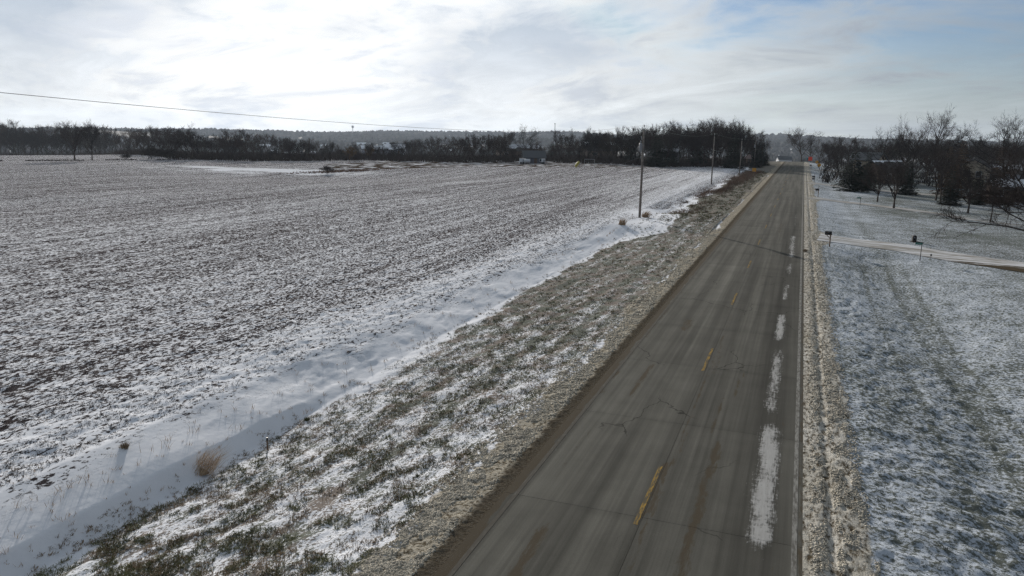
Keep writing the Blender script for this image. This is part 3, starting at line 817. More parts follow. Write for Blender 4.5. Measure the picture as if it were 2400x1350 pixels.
def grow_tree(seed, H=12.0, trunk_frac=0.22, limbs=5, limb_ang=0.6, spread=1.0, twig_w=0.03, r0=None, droop=0.0, leaders=1, sub=(6, 6), twigs=7, twig_len=0.9, up=0.35):
    """one bare tree: returns trunk (V,F quads) and crown (V,F tris)"""
    rd = random.Random(seed)
    r0 = r0 or H * 0.018
    tubes_t, tubes_c, tw = [], [], []
    def curve(p, dr, L, r, nseg, wob, upb):
        pts = [p.copy()]; rs = [r]; dcur = dr.normalized()
        for i in range(nseg):
            dcur = (dcur + Vector((rd.gauss(0, wob), rd.gauss(0, wob), rd.gauss(0, wob) + upb / nseg))).normalized()
            pts.append(pts[-1] + dcur * (L / nseg)); rs.append(r * (1 - 0.75 * (i + 1) / nseg))
        return pts, rs, dcur
    def side(dr, ang):
        ax = dr.orthogonal().normalized()
        ax = rot_about(ax, dr, rd.uniform(0, 2 * math.pi))
        return rot_about(dr, ax, ang)
    tips = []
    for li in range(leaders):
        base = Vector((rd.uniform(-.3, .3) * (leaders > 1), rd.uniform(-.3, .3) * (leaders > 1), -0.15))
        lean = Vector((rd.gauss(0, 0.05 + 0.18 * (leaders > 1)), rd.gauss(0, 0.05 + 0.18 * (leaders > 1)), 1))
        tl = H * trunk_frac
        tp, tr_, td = curve(base, lean, tl, r0, 4, 0.04, 0)
        tr_ = list(np.linspace(r0 * 1.15, r0 * 0.75, 5)); tr_[0] *= 1.25
        tubes_t.append((tp, tr_, 7))
        # central leader and limbs
        lp, lr, ld = curve(tp[-1], td, H * (0.88 - trunk_frac), r0 * 0.68, 7, 0.10, 0.15)
        tubes_c.append((lp, lr, 5))
        L1 = [(lp, lr, H * (0.93 - trunk_frac))]
        for i in range(limbs):
            f = (i + 0.3) / limbs
            k = int(f * 3.4); st = lp[k].lerp(lp[k + 1], (f * 3.4) % 1)
            dirn = side(td, limb_ang * rd.uniform(0.75, 1.25))
            L = H * (0.86 - trunk_frac) * (1 - 0.42 * f) * rd.uniform(0.82, 1.1) * spread
            pts, rs, _ = curve(st, dirn, L, r0 * 0.58 * (1 - 0.45 * f), 6, 0.12, up - droop)
            tubes_c.append((pts, rs, 5)); L1.append((pts, rs, L))
        L2 = []
        for pts, rs, L in L1:
            for i in range(sub[0] * (2 if pts is lp else 1)):
                f = rd.uniform(0.22, 0.97) ** 0.8; k = min(int(f * (len(pts) - 1)), len(pts) - 2)
                st = pts[k].lerp(pts[k + 1], f * (len(pts) - 1) - k)
                dd = (pts[k + 1] - pts[k]).normalized()
                LL = L * rd.uniform(0.28, 0.5) * (1.1 - 0.5 * f)
                q, r2, _ = curve(st, side(dd, rd.uniform(0.45, 0.95)), LL, max(rs[k] * 0.55, 0.012), 4, 0.13, up * 0.7 - droop)
                tubes_c.append((q, r2, 3)); L2.append((q, r2, LL))
        L3 = []
        for pts, rs, L in L2:
            for i in range(sub[1]):
                f = rd.uniform(0.15, 1.0); k = min(int(f * (len(pts) - 1)), len(pts) - 2)
                st = pts[k].lerp(pts[k + 1], f * (len(pts) - 1) - k)
                dd = (pts[k + 1] - pts[k]).normalized()
                LL = max(L * rd.uniform(0.3, 0.6), H * 0.035)
                q, r3, de = curve(st, side(dd, rd.uniform(0.4, 0.9)), LL, max(rs[k] * 0.5, twig_w * 0.5), 2, 0.15, up * 0.6 - droop)
                L3.append((q, LL))
                tw.append((q[0], q[1], twig_w)); tw.append((q[1], q[2], twig_w * 0.8))
                for j in range(twigs):
                    g = rd.random(); s2 = q[0].lerp(q[2], g)
                    d2 = side((q[2] - q[0]).normalized(), rd.uniform(0.35, 0.95)); d2.z += 0.15 - droop * 0.8
                    tw.append((s2, s2 + d2.normalized() * twig_len * rd.uniform(0.4, 1.1) * (H / 12) ** 0.5, twig_w * 0.7))
    def join(tubes):
        Vs, Fs, o = [], [], 0
        for p, r, n in tubes:
            V, F = tube_np(p, r, n); Vs.append(V); Fs.append(F + o); o += len(V)
        return np.concatenate(Vs), np.concatenate(Fs)
    Vt, Ft = join(tubes_t); Vc, Fc = join(tubes_c)
    A = np.array([tuple(a) for a, b_, w_ in tw]); B = np.array([tuple(b_) for a, b_, w_ in tw]); Wd = np.array([w_ for a, b_, w_ in tw])
    R = np.random.default_rng(seed).normal(size=A.shape)
    D = B - A; N = np.cross(D, R); N /= np.linalg.norm(N, axis=1)[:, None] + 1e-9
    n = len(A)
    Vw = np.concatenate([A - N * Wd[:, None] / 2, A + N * Wd[:, None] / 2, B + N * Wd[:, None] / 6, B - N * Wd[:, None] / 6])
    i = np.arange(n)
    Fw = np.stack([i, i + n, i + 2 * n, i + 3 * n], -1) + len(Vc)
    return (Vt, Ft), (np.concatenate([Vc, Vw]), np.concatenate([Fc, Fw]))

class Proto:
    def __init__(s, H, parts): s.H = H; s.parts = parts      # parts: [(name, mesh)]

def bare_proto(seed, tm=None, bm=None, **kw):
    (Vt, Ft), (Vc, Fc) = grow_tree(seed, **kw)
    H = max(float(np.percentile(Vc[:, 2], 98.5)), 1)
    return Proto(H, [('trunk', mesh_np('trunk', Vt, Ft, bm or M_BARK)), ('crown', mesh_np('crown', Vc, Fc, tm or M_TWIG, False))])

def spruce_proto(seed, H=10.0, width=0.24, m=None, ragged=0.2, dens=1.0):
    rd = np.random.default_rng(seed)
    tv, tf = tube_np([(0, 0, -0.2), (0, 0, H * 0.5), (0, 0, H * 0.97)], [H * 0.017, H * 0.010, 0.01], 6)
    A, B, W_ = [], [], []
    z = H * 0.035
    while z < H * 0.985:
        f = z / H
        R = H * width * (1 - f) ** 0.72 * (1 + ragged * rd.normal() * 0.5) + 0.06
        nb = max(5, int(15 * (1 - f) + 5))
        a0 = rd.uniform(0, 6.28)
        for b_ in range(nb):
            a = a0 + b_ * 6.283 / nb + rd.normal() * 0.12
            L = R * rd.uniform(0.72, 1.12)
            st = np.array([0, 0, z]); tip = np.array([math.cos(a) * L, math.sin(a) * L, z - L * 0.20 + (f > 0.75) * L * 0.3])
            nt = max(4, int(L * 7 * dens))
            for k in range(nt):
                g = rd.uniform(0.12, 1.0); p = st + (tip - st) * g
                sd = rd.choice([-1, 1]); an = a + sd * rd.uniform(0.3, 1.0)
                l = rd.uniform(0.35, 0.75) * (0.5 + 0.5 * (1 - f)) * (1.1 - 0.4 * g)
                q = p + np.array([math.cos(an) * l, math.sin(an) * l, rd.uniform(-0.38, 0.05) * l])
                A.append(p); B.append(q); W_.append(rd.uniform(0.11, 0.2))
        z += H * 0.028 * rd.uniform(0.8, 1.2)
    A = np.array(A); B = np.array(B); W_ = np.array(W_)
    D = B - A; N = np.cross(D, rd.normal(size=A.shape) * 0.5 + [0, 0, 1.0]); N /= np.linalg.norm(N, axis=1)[:, None] + 1e-9
    n = len(A); i = np.arange(n)
    Vw = np.concatenate([A - N * W_[:, None] / 2, A + N * W_[:, None] / 2, B + N * W_[:, None] / 3, B - N * W_[:, None] / 3])
    return Proto(H, [('trunk', mesh_np('trunk', tv, tf, M_BARK)), ('crown', mesh_np('crown', Vw, np.stack([i, i + n, i + 2 * n, i + 3 * n], -1), m or M_SPRUCE, False))])

def plant_tree(pr, loc, H, rz, name, label, group=None, cat='tree', wide=1.0):
    t = thing(name, label, cat, (loc[0], loc[1], loc[2] - 0.05), rz, group)
    s = H / pr.H
    t.scale = (s * wide, s * wide, s)
    for pn, me in pr.parts:
        link(pn, me, t)
    return t

BROAD = [bare_proto(100 + i, H=14, trunk_frac=0.16, limbs=9, limb_ang=0.95, spread=1.15, twig_w=0.036, sub=(8, 7), twigs=7, up=0.30) for i in range(3)]
VASE = [bare_proto(120 + i, M_TWIGRED if i == 1 else None, H=7, trunk_frac=0.17, limbs=10, limb_ang=0.72, spread=1.05, twig_w=0.024, sub=(7, 6), twigs=6, twig_len=0.8, up=0.42, r0=0.15) for i in range(3)]
SLIM = [bare_proto(140 + i, H=8, trunk_frac=0.28, limbs=8, limb_ang=0.55, spread=0.8, twig_w=0.020, sub=(6, 5), twigs=5, twig_len=0.7, up=0.5, r0=0.085) for i in range(2)]
WOOD = [bare_proto(160 + i, (M_TWIG, M_TWIGRED, M_TWIG, M_TWIG, M_TWIGRED)[i], H=13, trunk_frac=0.18, limbs=9, limb_ang=0.80, spread=1.12, twig_w=0.052, sub=(6, 6), twigs=7, twig_len=1.2, up=0.50) for i in range(5)]
TALL = [bare_proto(180 + i, H=15, trunk_frac=0.3, limbs=7, limb_ang=0.5, spread=0.75, twig_w=0.05, sub=(6, 5), twigs=5, twig_len=1.0, up=0.5) for i in range(2)]
SHRUB = [bare_proto(190 + i, (M_TWIGRED, M_TWIG)[i], H=3.2, trunk_frac=0.06, limbs=5, limb_ang=0.75, spread=1.1, twig_w=0.045, leaders=4, sub=(5, 5), twigs=5, twig_len=0.9, up=0.4, r0=0.04) for i in range(2)]
WILLOW = [bare_proto(200, M_TWIGGOLD, H=9, trunk_frac=0.12, limbs=8, limb_ang=0.85, spread=1.05, twig_w=0.06, sub=(7, 7), twigs=9, twig_len=1.2, up=0.35, droop=0.15)]
SPRUCE = [spruce_proto(210 + i, 10, 0.25 + 0.04 * i) for i in range(3)]
LEAFY = [spruce_proto(220, 12, 0.30, M_BROWNLEAF, 0.6, 0.8)]

LOW = bare_proto(230, H=9, trunk_frac=0.08, limbs=13, limb_ang=1.15, spread=1.0, twig_w=0.03, sub=(8, 7), twigs=7, up=0.22, r0=0.17)

def tree_px(pr, px, base, top, name, label, group=None, wide=1.0, D=None, rz=None, cat='tree'):
    p = at(px, base) if D is None else out(px, D)
    Dn = math.hypot(p.x - CAMX, p.y)
    H = max(1.2, ztop(px, top, Dn) - p.z)
    return plant_tree(pr, p, H, random.uniform(0, 6.28) if rz is None else rz, name, label, group, cat, wide)

# lawn trees on the right
tree_px(VASE[0], 2095, 489, 378, 'lawn_tree', 'bare lawn tree with thick forked trunk in front of the right-hand spruce', wide=1.05)
tree_px(VASE[1], 2056, 473, 384, 'lawn_tree', 'smaller bare lawn tree just left of the thick forked one')
tree_px(VASE[2], 2268, 500, 384, 'lawn_tree', 'low-forking bare lawn tree with vase crown right of the twin trunks')
tree_px(SLIM[0], 2320, 522, 398, 'lawn_tree', 'thin leaning bare sapling near the right edge of the lawn')
tree_px(SLIM[1], 2204, 478, 356, 'lawn_tree', 'slender front one of two close bare trunks mid-lawn', wide=1.25)
tree_px(VASE[1], 2193, 470, 352, 'lawn_tree', 'thicker back one of two close bare trunks mid-lawn', wide=0.85, rz=2.0)
tree_px(LOW, 2432, 596, 372, 'lawn_tree', 'wide low-branching bare tree cut by the right picture edge', wide=1.2, rz=0.9)
tree_px(VASE[2], 1962, 413, 352, 'lawn_tree', 'bushy bare tree beside the yellow diamond signs', wide=1.2)
# big trees behind the houses
tree_px(BROAD[0], 2183, 0, 264, 'bare_tree', 'tallest bare spreading tree behind the right-hand houses', D=205, wide=0.98, rz=0.3)
tree_px(BROAD[1], 2368, 0, 276, 'bare_tree', 'big spreading bare tree at the right edge of the skyline', D=195, wide=1.0, rz=1.2)
tree_px(BROAD[2], 2080, 0, 306, 'bare_tree', 'dense rounded bare tree left of the tallest one', D=210, wide=0.95)
tree_px(VASE[1], 2122, 0, 298, 'bare_tree', 'pale thin-crowned bare tree against the sky beside the tallest one', D=235, wide=0.9)
tree_px(VASE[0], 1994, 0, 319, 'bare_tree', 'fan-shaped bare tree alone on the skyline above the spruces', D=290, wide=1.25)
tree_px(BROAD[1], 1884, 0, 302, 'bare_tree', 'round-crowned bare tree standing at the end of the road', D=340, wide=1.1, rz=2.2)
tree_px(BROAD[0], 1905, 0, 322, 'bare_tree', 'lower bare tree just right of the round-crowned road-end tree', D=350, wide=1.0, rz=4.2)
tree_px(LEAFY[0], 2262, 0, 328, 'oak_tree', 'dark oak keeping brown leaves between the two biggest bare trees', D=150, wide=1.0)
tree_px(LEAFY[0], 2232, 0, 342, 'oak_tree', 'lower brown-leaved oak left of the taller brown one', D=155, wide=0.9, rz=1.0)
tree_px(BROAD[2], 2310, 0, 322, 'bare_tree', 'faint bare tree low on the skyline right of the brown oaks', D=260, wide=1.0)
tree_px(BROAD[1], 2150, 0, 330, 'bare_tree', 'dark bare tree in front of the tallest spreading tree', D=175, wide=1.0)
tree_px(BROAD[0], 2215, 0, 322, 'bare_tree', 'dark bare tree behind the twin trunks on the lawn', D=185, wide=1.0)
tree_px(LEAFY[0], 2352, 0, 345, 'oak_tree', 'rust-tinted leafy oak under the right-edge spreading tree', D=140, wide=0.9, rz=2.0)
tree_px(BROAD[1], 2392, 0, 338, 'bare_tree', 'dark bare tree crossing the right picture edge behind the snowy roof', D=150, wide=1.0)
# evergreens on the right
tree_px(SPRUCE[2], 1997, 448, 343, 'spruce_tree', 'dark bulky spruce nearest the road on the right', wide=1.25)
tree_px(SPRUCE[1], 2028, 446, 362, 'spruce_tree', 'shorter dark spruce pressed against the bulky roadside spruce', wide=1.25)
tree_px(SPRUCE[1], 2122, 456, 370, 'spruce_tree', 'dark spruce behind the forked lawn tree', wide=1.15)
tree_px(SPRUCE[0], 2310, 0, 384, 'spruce_tree', 'narrow dark spruce in front of the beige house', D=135, wide=0.9)
tree_px(SPRUCE[0], 2245, 0, 398, 'spruce_tree', 'low dark spruce behind the low-forking lawn tree', D=130, wide=1.3)

# field-edge trees on the left
tree_px(VASE[0], 176, 376, 287, 'field_tree', 'left one of two bare trees on the field hedge line', D=None, wide=1.0)
tree_px(VASE[2], 216, 376, 286, 'field_tree', 'right one of two bare trees on the field hedge line', wide=0.75)
tree_px(WILLOW[0], 818, 0, 344, 'willow_tree', 'golden-twigged willow in the wood behind the field dip', D=265, wide=0.95)
tree_px(WILLOW[0], 866, 0, 341, 'willow_tree', 'darker golden-twigged willow right of the first willow', D=285, wide=0.9, rz=2)
tree_px(TALL[0], 448, 0, 291, 'bare_tree', 'tall thin bare tree sticking above the left wood', D=275, wide=0.8)
tree_px(BROAD[2], 1230, 0, 296, 'bare_tree', 'round open-crowned bare tree standing above the middle of the wood', D=330, wide=0.95)
tree_px(WOOD[0], 1186, 0, 307, 'bare_tree', 'lower bare tree left of the round open-crowned one', D=330, wide=0.9)
tree_px(TALL[1], 1382, 0, 299, 'bare_tree', 'slim bare tree above the wood right of the radio mast', D=320, wide=0.9)
tree_px(TALL[0], 1336, 0, 303, 'bare_tree', 'pale slim bare tree nearest the radio mast', D=320, wide=0.9)
tree_px(TALL[0], 1634, 0, 287, 'bare_tree', 'spindly bare tree above the roadside wood left of the second pole', D=300, wide=0.7)
tree_px(TALL[1], 1733, 0, 286, 'bare_tree', 'tall open bare tree right of the second utility pole', D=300, wide=0.9, rz=2)
for px, base, top, D, lab in ((1542, 391, 302, 225, 'pointed dark spruce right of the nearest utility pole'), (1480, 0, 312, 250, 'dark spruce left of the nearest utility pole'),
                              (1722, 0, 314, 230, 'dark spruce between second and third utility poles'), (1790, 0, 328, 260, 'dark spruce ending the roadside wood by the road'),
                              (1640, 0, 318, 240, 'dark spruce hidden among bare trees left of the second pole'), (1776, 0, 336, 245, 'lower dark spruce beside the fourth utility pole'),
                              (1295, 0, 330, 300, 'small dark spruce below the radio mast'), (1370, 0, 311, 330, 'dark spruce top under the slim bare tree'), (1575, 0, 318, 235, 'broad dark spruce right of the pointed one')):
    tree_px(SPRUCE[random.randrange(3)], px, base, top, 'spruce_tree', lab, D=D, wide=1.3)

# the woods across the field: single trees front to back, the rest as one mass
PXK = [-60, 0, 100, 200, 260, 330, 400, 480, 560, 640, 700, 760, 850, 900, 1000, 1100, 1180, 1250, 1350, 1450, 1500, 1600, 1680, 1760, 1800]
DK  = [520, 520, 520, 515, 480, 340, 285, 270, 262, 262, 262, 265, 270, 265, 255, 250, 250, 250, 245, 240, 232, 228, 236, 250, 255]
TK  = [291, 290, 294, 295, 302, 305, 304, 307, 308, 320, 329, 334, 341, 339, 329, 320, 318, 314, 315, 305, 305, 289, 284, 302, 332]
SEGS = [(80, 'at the left picture edge'), (160, 'left of the two hedge-line trees'), (260, 'behind the two hedge-line trees'), (345, 'between hedge-line trees and near bushes'),
        (450, 'behind the grey bushes'), (560, 'left above the bright snow patch'), (690, 'right above the bright snow patch'), (790, 'behind the reddish dip bush'),
        (880, 'around the golden willows'), (960, 'in front of the snow-roofed long sheds'), (1080, 'between long sheds and grey shed'), (1200, 'left of the grey shed'),
        (1310, 'behind the grey shed'), (1420, 'behind the yellow slide'), (1500, 'left of the nearest utility pole'), (1600, 'right of the nearest utility pole'),
        (1700, 'behind the second utility pole'), (1900, 'by the third utility pole')]
ng = 0
for row in range(2):
    px = -50 + row * 5
    while px < 1800:
        D = float(np.interp(px, PXK, DK)) + row * 26 + random.uniform(-6, 10)
        if row == 0: D += 4
        top = float(np.interp(px, PXK, TK)) + (random.uniform(-8, 3) if random.random() < 0.4 else random.uniform(8, 30)) + (row == 0) * random.uniform(0, 6)
        skip = False
        if px > 1210 and px < 1300 and row == 0: skip = True
        if not skip:
            pr = WOOD[random.randrange(5)]
            seg = next(q for q in SEGS if px < q[0])
            wh = ('front row', 'middle', 'back')[row]
            tree_px(pr, px, 0, top, 'wood_tree', 'bare tree in the %s of the wood %s' % (wh, seg[1]), 'trees in the wood ' + seg[1], D=D, wide=random.uniform(0.85, 1.15))
            ng += 1
        px += random.uniform(11, 19.5)
# behind the right-hand lawns
for i in range(40):
    px = 1925 + i * 12.4 + random.uniform(-8, 8)
    gseg = next(q for q in ((2000, 'beside the diamond signs'), (2090, 'behind the roadside spruces'), (2160, 'behind the forked lawn tree'), (2250, 'behind the twin lawn trunks'), (2330, 'behind the beige house'), (9999, 'at the right picture edge')) if px < q[0])[1]
    D = random.uniform(230, 330)
    tree_px(WOOD[random.randrange(5)], px, 0, random.uniform(328, 350), 'garden_tree', 'dark bare back-garden tree ' + gseg, 'back-garden trees ' + gseg, D=D, wide=1.1)

def scatter_twigs(name, pts, hgt, per, wid, m, label, lean=0.35, seed=1, kind='stuff', wind=(0, 0)):
    """upright tangle: thin tapering blades rooted at pts"""
    r = np.random.default_rng(seed)
    n = len(pts) * per
    B = np.repeat(np.asarray(pts, float), per, axis=0)
    h = np.repeat(np.asarray(hgt, float), per) * r.uniform(0.45, 1.1, n)
    B = B + np.stack([r.normal(0, 0.28, n) * h, r.normal(0, 0.28, n) * h, np.zeros(n)], -1)
    dv = np.stack([r.normal(0, lean, n) + wind[0], r.normal(0, lean, n) + wind[1], np.ones(n)], -1)
    dv /= np.linalg.norm(dv, axis=1)[:, None]
    Mid = B + dv * h[:, None] * 0.55
    dv2 = dv + np.stack([r.normal(0, lean * .8, n) + wind[0] * .8, r.normal(0, lean * .8, n) + wind[1] * .8, -0.25 * np.ones(n)], -1)
    Tip = Mid + dv2 / np.linalg.norm(dv2, axis=1)[:, None] * h[:, None] * 0.5
    a = r.uniform(0, 6.28, n); N = np.stack([np.cos(a), np.sin(a), 0 * a], -1) * (wid if np.isscalar(wid) else np.repeat(wid, per)[:, None]) * 0.5
    V = np.concatenate([B - N, B + N, Mid + N * 0.75, Mid - N * 0.75, Tip])
    i = np.arange(n)
    F = np.concatenate([np.stack([i, i + n, i + 2 * n], -1), np.stack([i, i + 2 * n, i + 3 * n], -1), np.stack([i + 3 * n, i + 2 * n, i + 4 * n], -1)])
    return link(name, mesh_np(name, V, F, m, False), label=label, kind=kind)

# undergrowth along the foot of the woods
r = np.random.default_rng(77)
px = r.uniform(-60, 1800, 6000); D = np.interp(px, PXK, DK) + r.uniform(-3, 60, 6000)
kp = ~((px > 1205) & (px < 1300) & (D < 262)); px, D = px[kp], D[kp]
scatter_twigs('undergrowth', out_many(px, D), r.uniform(1.0, 2.8, len(px)) * (D / 260), 9, 0.13, M_TWIGRED, 'dark tangled undergrowth along the foot of the woods', 0.45, 3)
px = r.uniform(1940, 2420, 900); D = r.uniform(170, 330, 900)
scatter_twigs('garden_shrubbery', out_many(px, D), r.uniform(1.2, 3.0, 900), 9, 0.13, M_TWIG, 'dark shrubbery behind the right-hand gardens', 0.45, 4)

# low hedge weeds on the field line, brush in the dip
px = r.uniform(-20, 520, 700); px = px[fbm(px / 45.0, 0 * px, 3, 8) > 0.5]
scatter_twigs('hedge_weeds', at_many(px, np.interp(px, [0, 180, 420, 520], [377.5, 376, 373.5, 374]) + r.uniform(-1, 1, len(px))), r.uniform(0.12, 0.5, len(px)), 10, 0.08, M_TWIG, 'low dark weeds along the hedge line of the field', 0.5, 5)
px = r.normal(800, 55, 700); pts = at_many(px, 405 - (px - 760) * 0.045 + r.uniform(-4, 1, 700)); hg = r.uniform(0.2, 0.55, 700)
scatter_twigs('dip_grass', pts, hg, 7, 0.05, mat('rust_grass', (0.16, 0.095, 0.06), 0.9, 0.1, var=0.3), 'rust-brown dry grass in the field dip', 0.5, 6)
for px, base, top, lab in ((765, 407, 389, 'low reddish bush in the dip of the field'), (350, 373, 345, 'grey bare bush at the left end of the near wood'), (300, 374, 361, 'small leafless bush on the hedge line'), (395, 373, 350, 'second grey bare bush at the end of the near wood')):
    tree_px(SHRUB[0 if px in (765,) else 1], px, base, top, 'bush', lab, cat='bush', wide=1.6)

# far wooded hills: one mass
def far_wood():
    r = np.random.default_rng(9)
    n = 24000
    a = r.uniform(math.radians(-60), math.radians(22), n); R = 820 + (3330 - 820) * r.uniform(0, 1, n) ** 0.75
    X = R * np.sin(a); Y = R * np.cos(a)
    keep = fbm(X / 160.0, Y / 160.0, 3, 44) + 0.25 * ss(R, 2600, 3100) > 0.45
    X, Y, R = X[keep], Y[keep], R[keep]
    Z = ground(X, Y)
    # ring ball with ragged outline
    rings = [(0.0, 0.35), (0.35, 1.0), (0.7, 0.8), (1.0, 0.15)]; k = 6
    n = len(X)
    h = r.uniform(7, 15, n); wd = r.uniform(4, 8.5, n) * (0.7 + 0.5 * ss(R, 900, 3000))
    Vs = []
    for zf, rf in rings:
        for j in range(k):
            an = j * 6.283 / k + zf * 0.5
            q = rf * r.uniform(0.7, 1.25, n)
            Vs.append(np.stack([X + np.cos(an) * wd * q, Y + np.sin(an) * wd * q, Z - 0.5 + h * (zf + r.uniform(-0.08, 0.08, n))], -1))
    V = np.stack(Vs, 1).reshape(-1, 3)
    F = []
    for q in range(3):
        for j in range(k):
            F.append((q * k + j, q * k + (j + 1) % k, (q + 1) * k + (j + 1) % k, (q + 1) * k + j))
    F = np.array(F)
    FF = (F[None] + (np.arange(n) * 4 * k)[:, None, None]).reshape(-1, 4)
    m = mat('far_trees', (0.055, 0.050, 0.046), 0.95, 0.05, var=0.5, vscale=0.03)
    link('far_wood', mesh_np('far_wood', V, FF, m, False), kind='stuff', label='bare woods covering the far valley and ridge')
far_wood()

# ------------------------------------------------------------------ utility poles and wires
def pole(loc, H, label, gear):
    t = thing('utility_pole', label, 'utility pole', loc, 0, 'utility poles along the field edge')
    MB().tube([(0, 0, -0.3), (0, 0, H * 0.5), (0, 0, H)], [0.135, 0.115, 0.09], 12).obj('post', M_POLE, t, True)
    MB().tube([(0.0, -0.02, H - 0.25), (0.0, -0.02, H + 0.42)], 0.022, 6).obj('pole_top_pin', M_STEEL, t, True)
    MB().tube([(0, -0.02, H + 0.38), (0, -0.02, H + 0.46), (0, -0.02, H + 0.54), (0, -0.02, H + 0.60)], [0.05, 0.075, 0.05, 0.02], 8).obj('insulator', M_PORC, t, True)
    MB().tube([(0.13, 0, H - 2.62), (0.22, 0, H - 2.6), (0.25, 0, H - 2.55)], [0.03, 0.045, 0.04], 8).obj('neutral_insulator', M_PORC, t, True)
    if gear:
        MB().tube([(-0.26, -0.06, H - 2.15), (-0.26, -0.06, H - 2.1), (-0.26, -0.06, H - 1.35), (-0.26, -0.06, H - 1.28)], [0.14, 0.17, 0.17, 0.12], 14).obj('transformer', M_STEEL, t, True)
        MB().tube([(-0.26, -0.06, H - 1.3), (-0.26, -0.06, H - 1.12), (-0.26, -0.06, H - 1.02)], [0.05, 0.06, 0.03], 8).obj('bushing', M_PORC, t, True)
        MB().box((-0.11, -0.1, H - 1.72), (0.1, 0.14, 0.5)).obj('bracket', M_STEEL, t)
        MB().tube([(-0.14, -0.13, H - 0.95), (-0.24, -0.16, H - 0.55)], [0.035, 0.045], 8).obj('fuse_cutout', M_PORC, t, True)
    return t
POLES = []
for (px, py, top, lab, gear) in ((1499, 510, 306, 'nearest utility pole, carrying a grey transformer can', True), (1667, 432, 320, 'second utility pole from the camera, bare grey post', False),
                           (1733, 409, 334, 'third utility pole from the camera by the brushy ditch', False), (1767, 393, 336, 'fourth utility pole near the road-end spruces', True),
                           (1795, 384, 338, 'farthest small utility pole against the dark spruces', False)):
    p = at(px, py); D = math.hypot(p.x - CAMX, p.y)
    H = min(max(ztop(px + (7 if px < 1600 else 3), top, D) - p.z, 8.0), 11.5)
    pole(p, H, lab, gear); POLES.append((p, H))
print('POLES', [(tuple(round(c, 1) for c in p), round(h, 1)) for p, h in POLES])
def conductor(name, dz, dx, sag, label, rad):
    nodes = [Vector((p.x + dx, p.y, p.z + h + dz)) for p, h in POLES[::-1]]
    last = nodes[-1]
    nodes += [Vector((last.x - 0.3, 1.0, last.z)), Vector((last.x - 0.6, -78.0, last.z))]
    pts = []
    for a, b_ in zip(nodes[:-1], nodes[1:]):
        L = (b_ - a).length
        for i in range(24):
            f = i / 24; q = a.lerp(b_, f); q.z -= 4 * sag * f * (1 - f) * (L / 80) ** 2; pts.append(q)
    pts.append(nodes[-1])
    V, F = tube_np(pts, rad, 5)
    link(name, mesh_np(name, V, F, M_WIRE), label=label, category='wire')
conductor('power_wire', 0.58, 0.0, 1.0, 'thin overhead wire crossing the sky from the pole tops', 0.007)
conductor('power_wire', -2.55, 0.25, 1.1, 'lower overhead wire slung beneath the transformer', 0.005)

# ------------------------------------------------------------------ mailboxes, signs, small things by the road
def mailbox(loc, rz, label, s=1.0, tall=False, double=False):
    t = thing('mailbox', label, 'mailbox', loc, rz)
    t.scale = (s, s, s)
    MB().box((0, 0, 0.55), (0.10, 0.10, 1.3 if not tall else 1.1)).box((0, 0, 0.0), (0.1, 0.1, 0.3)).obj('post', M_POSTWOOD, t)
    MB().box((-0.18, 0, 1.10), (0.62, 0.09, 0.07)).obj('arm', M_POSTWOOD, t)
    MB().box((-0.17, 0, 0.90), (0.06, 0.07, 0.46), 0, -0.75).obj('brace', M_POSTWOOD, t)
    for z0 in ((1.14,) if not double else (1.14, 0.62)):
        a = np.linspace(0, math.pi, 9)
        poly = [(-0.13, z0), ] + [(-0.13 * math.cos(q), z0 + 0.15 + 0.13 * math.sin(q)) for q in a] + [(0.13, z0)]
        mb = MB(); mb.prism(poly, -0.30, 0.30)
        mb.v = [(y - 0.20, -x, z) for x, y, z in mb.v]
        bo = mb.obj('box', M_BLACK, t)
        MB().box((-0.512, 0, z0 + 0.12), (0.02, 0.25, 0.22)).box((-0.53, 0, z0 + 0.22), (0.02, 0.06, 0.02)).obj('door', M_BLACK, bo)
        MB().box((-0.30, -0.142, z0 + 0.2), (0.16, 0.012, 0.04)).obj('flag', M_POSTWOOD, bo)
    if tall:
        MB().box((0.02, 0.07, 0.95), (0.07, 0.05, 1.9)).obj('tall_stake', M_POSTWOOD, t)
    return t
mailbox(at(1944, 578), 0.05, 'nearest mailbox, large and black on a braced wooden post', 0.88)
mailbox(at(1917, 462), 0.05, 'second mailbox with a tall stake by the next driveway', 0.9, True)
mailbox(at(1908, 427), 0.05, 'third mailbox, two boxes on one post with a stake', 0.9, True, True)
mailbox(at(1901, 397), 0.05, 'farthest mailbox by the side street', 0.95)

def post_sign(name, loc, rz, label, cat, H, make, pm=M_STEEL, pw=0.05):
    t = thing(name, label, cat, loc, rz)
    MB().box((0, 0.03, H / 2 - 0.1), (pw, pw * 0.7, H + 0.2)).obj('post', pm, t)
    make(t, H)
    return t
def flag_panel(m):
    def f(t, H):
        pn = MB().box((-0.21, 0, H - 0.09), (0.50, 0.012, 0.17)).obj('number_panel', m, t)
        MB().box((-0.21, -0.010, H - 0.09), (0.34, 0.006, 0.05)).obj('number_strip', mat('sign_numbers', (0.10, 0.24, 0.20), 0.6), pn)
    return f
post_sign('address_sign', at(2156, 613), 0.1, 'green house-number flag on a thin post before the first driveway', 'address sign', 1.45, flag_panel(M_GREENSIGN), mat('sign_post', (0.06, 0.055, 0.055), 0.7), 0.05)
post_sign('address_sign', at(2015, 488), 0.1, 'farther house-number flag on a thin post by the second driveway', 'address sign', 1.45, flag_panel(M_GREENSIGN), mat('sign_post', (0.06, 0.055, 0.055), 0.7), 0.05)
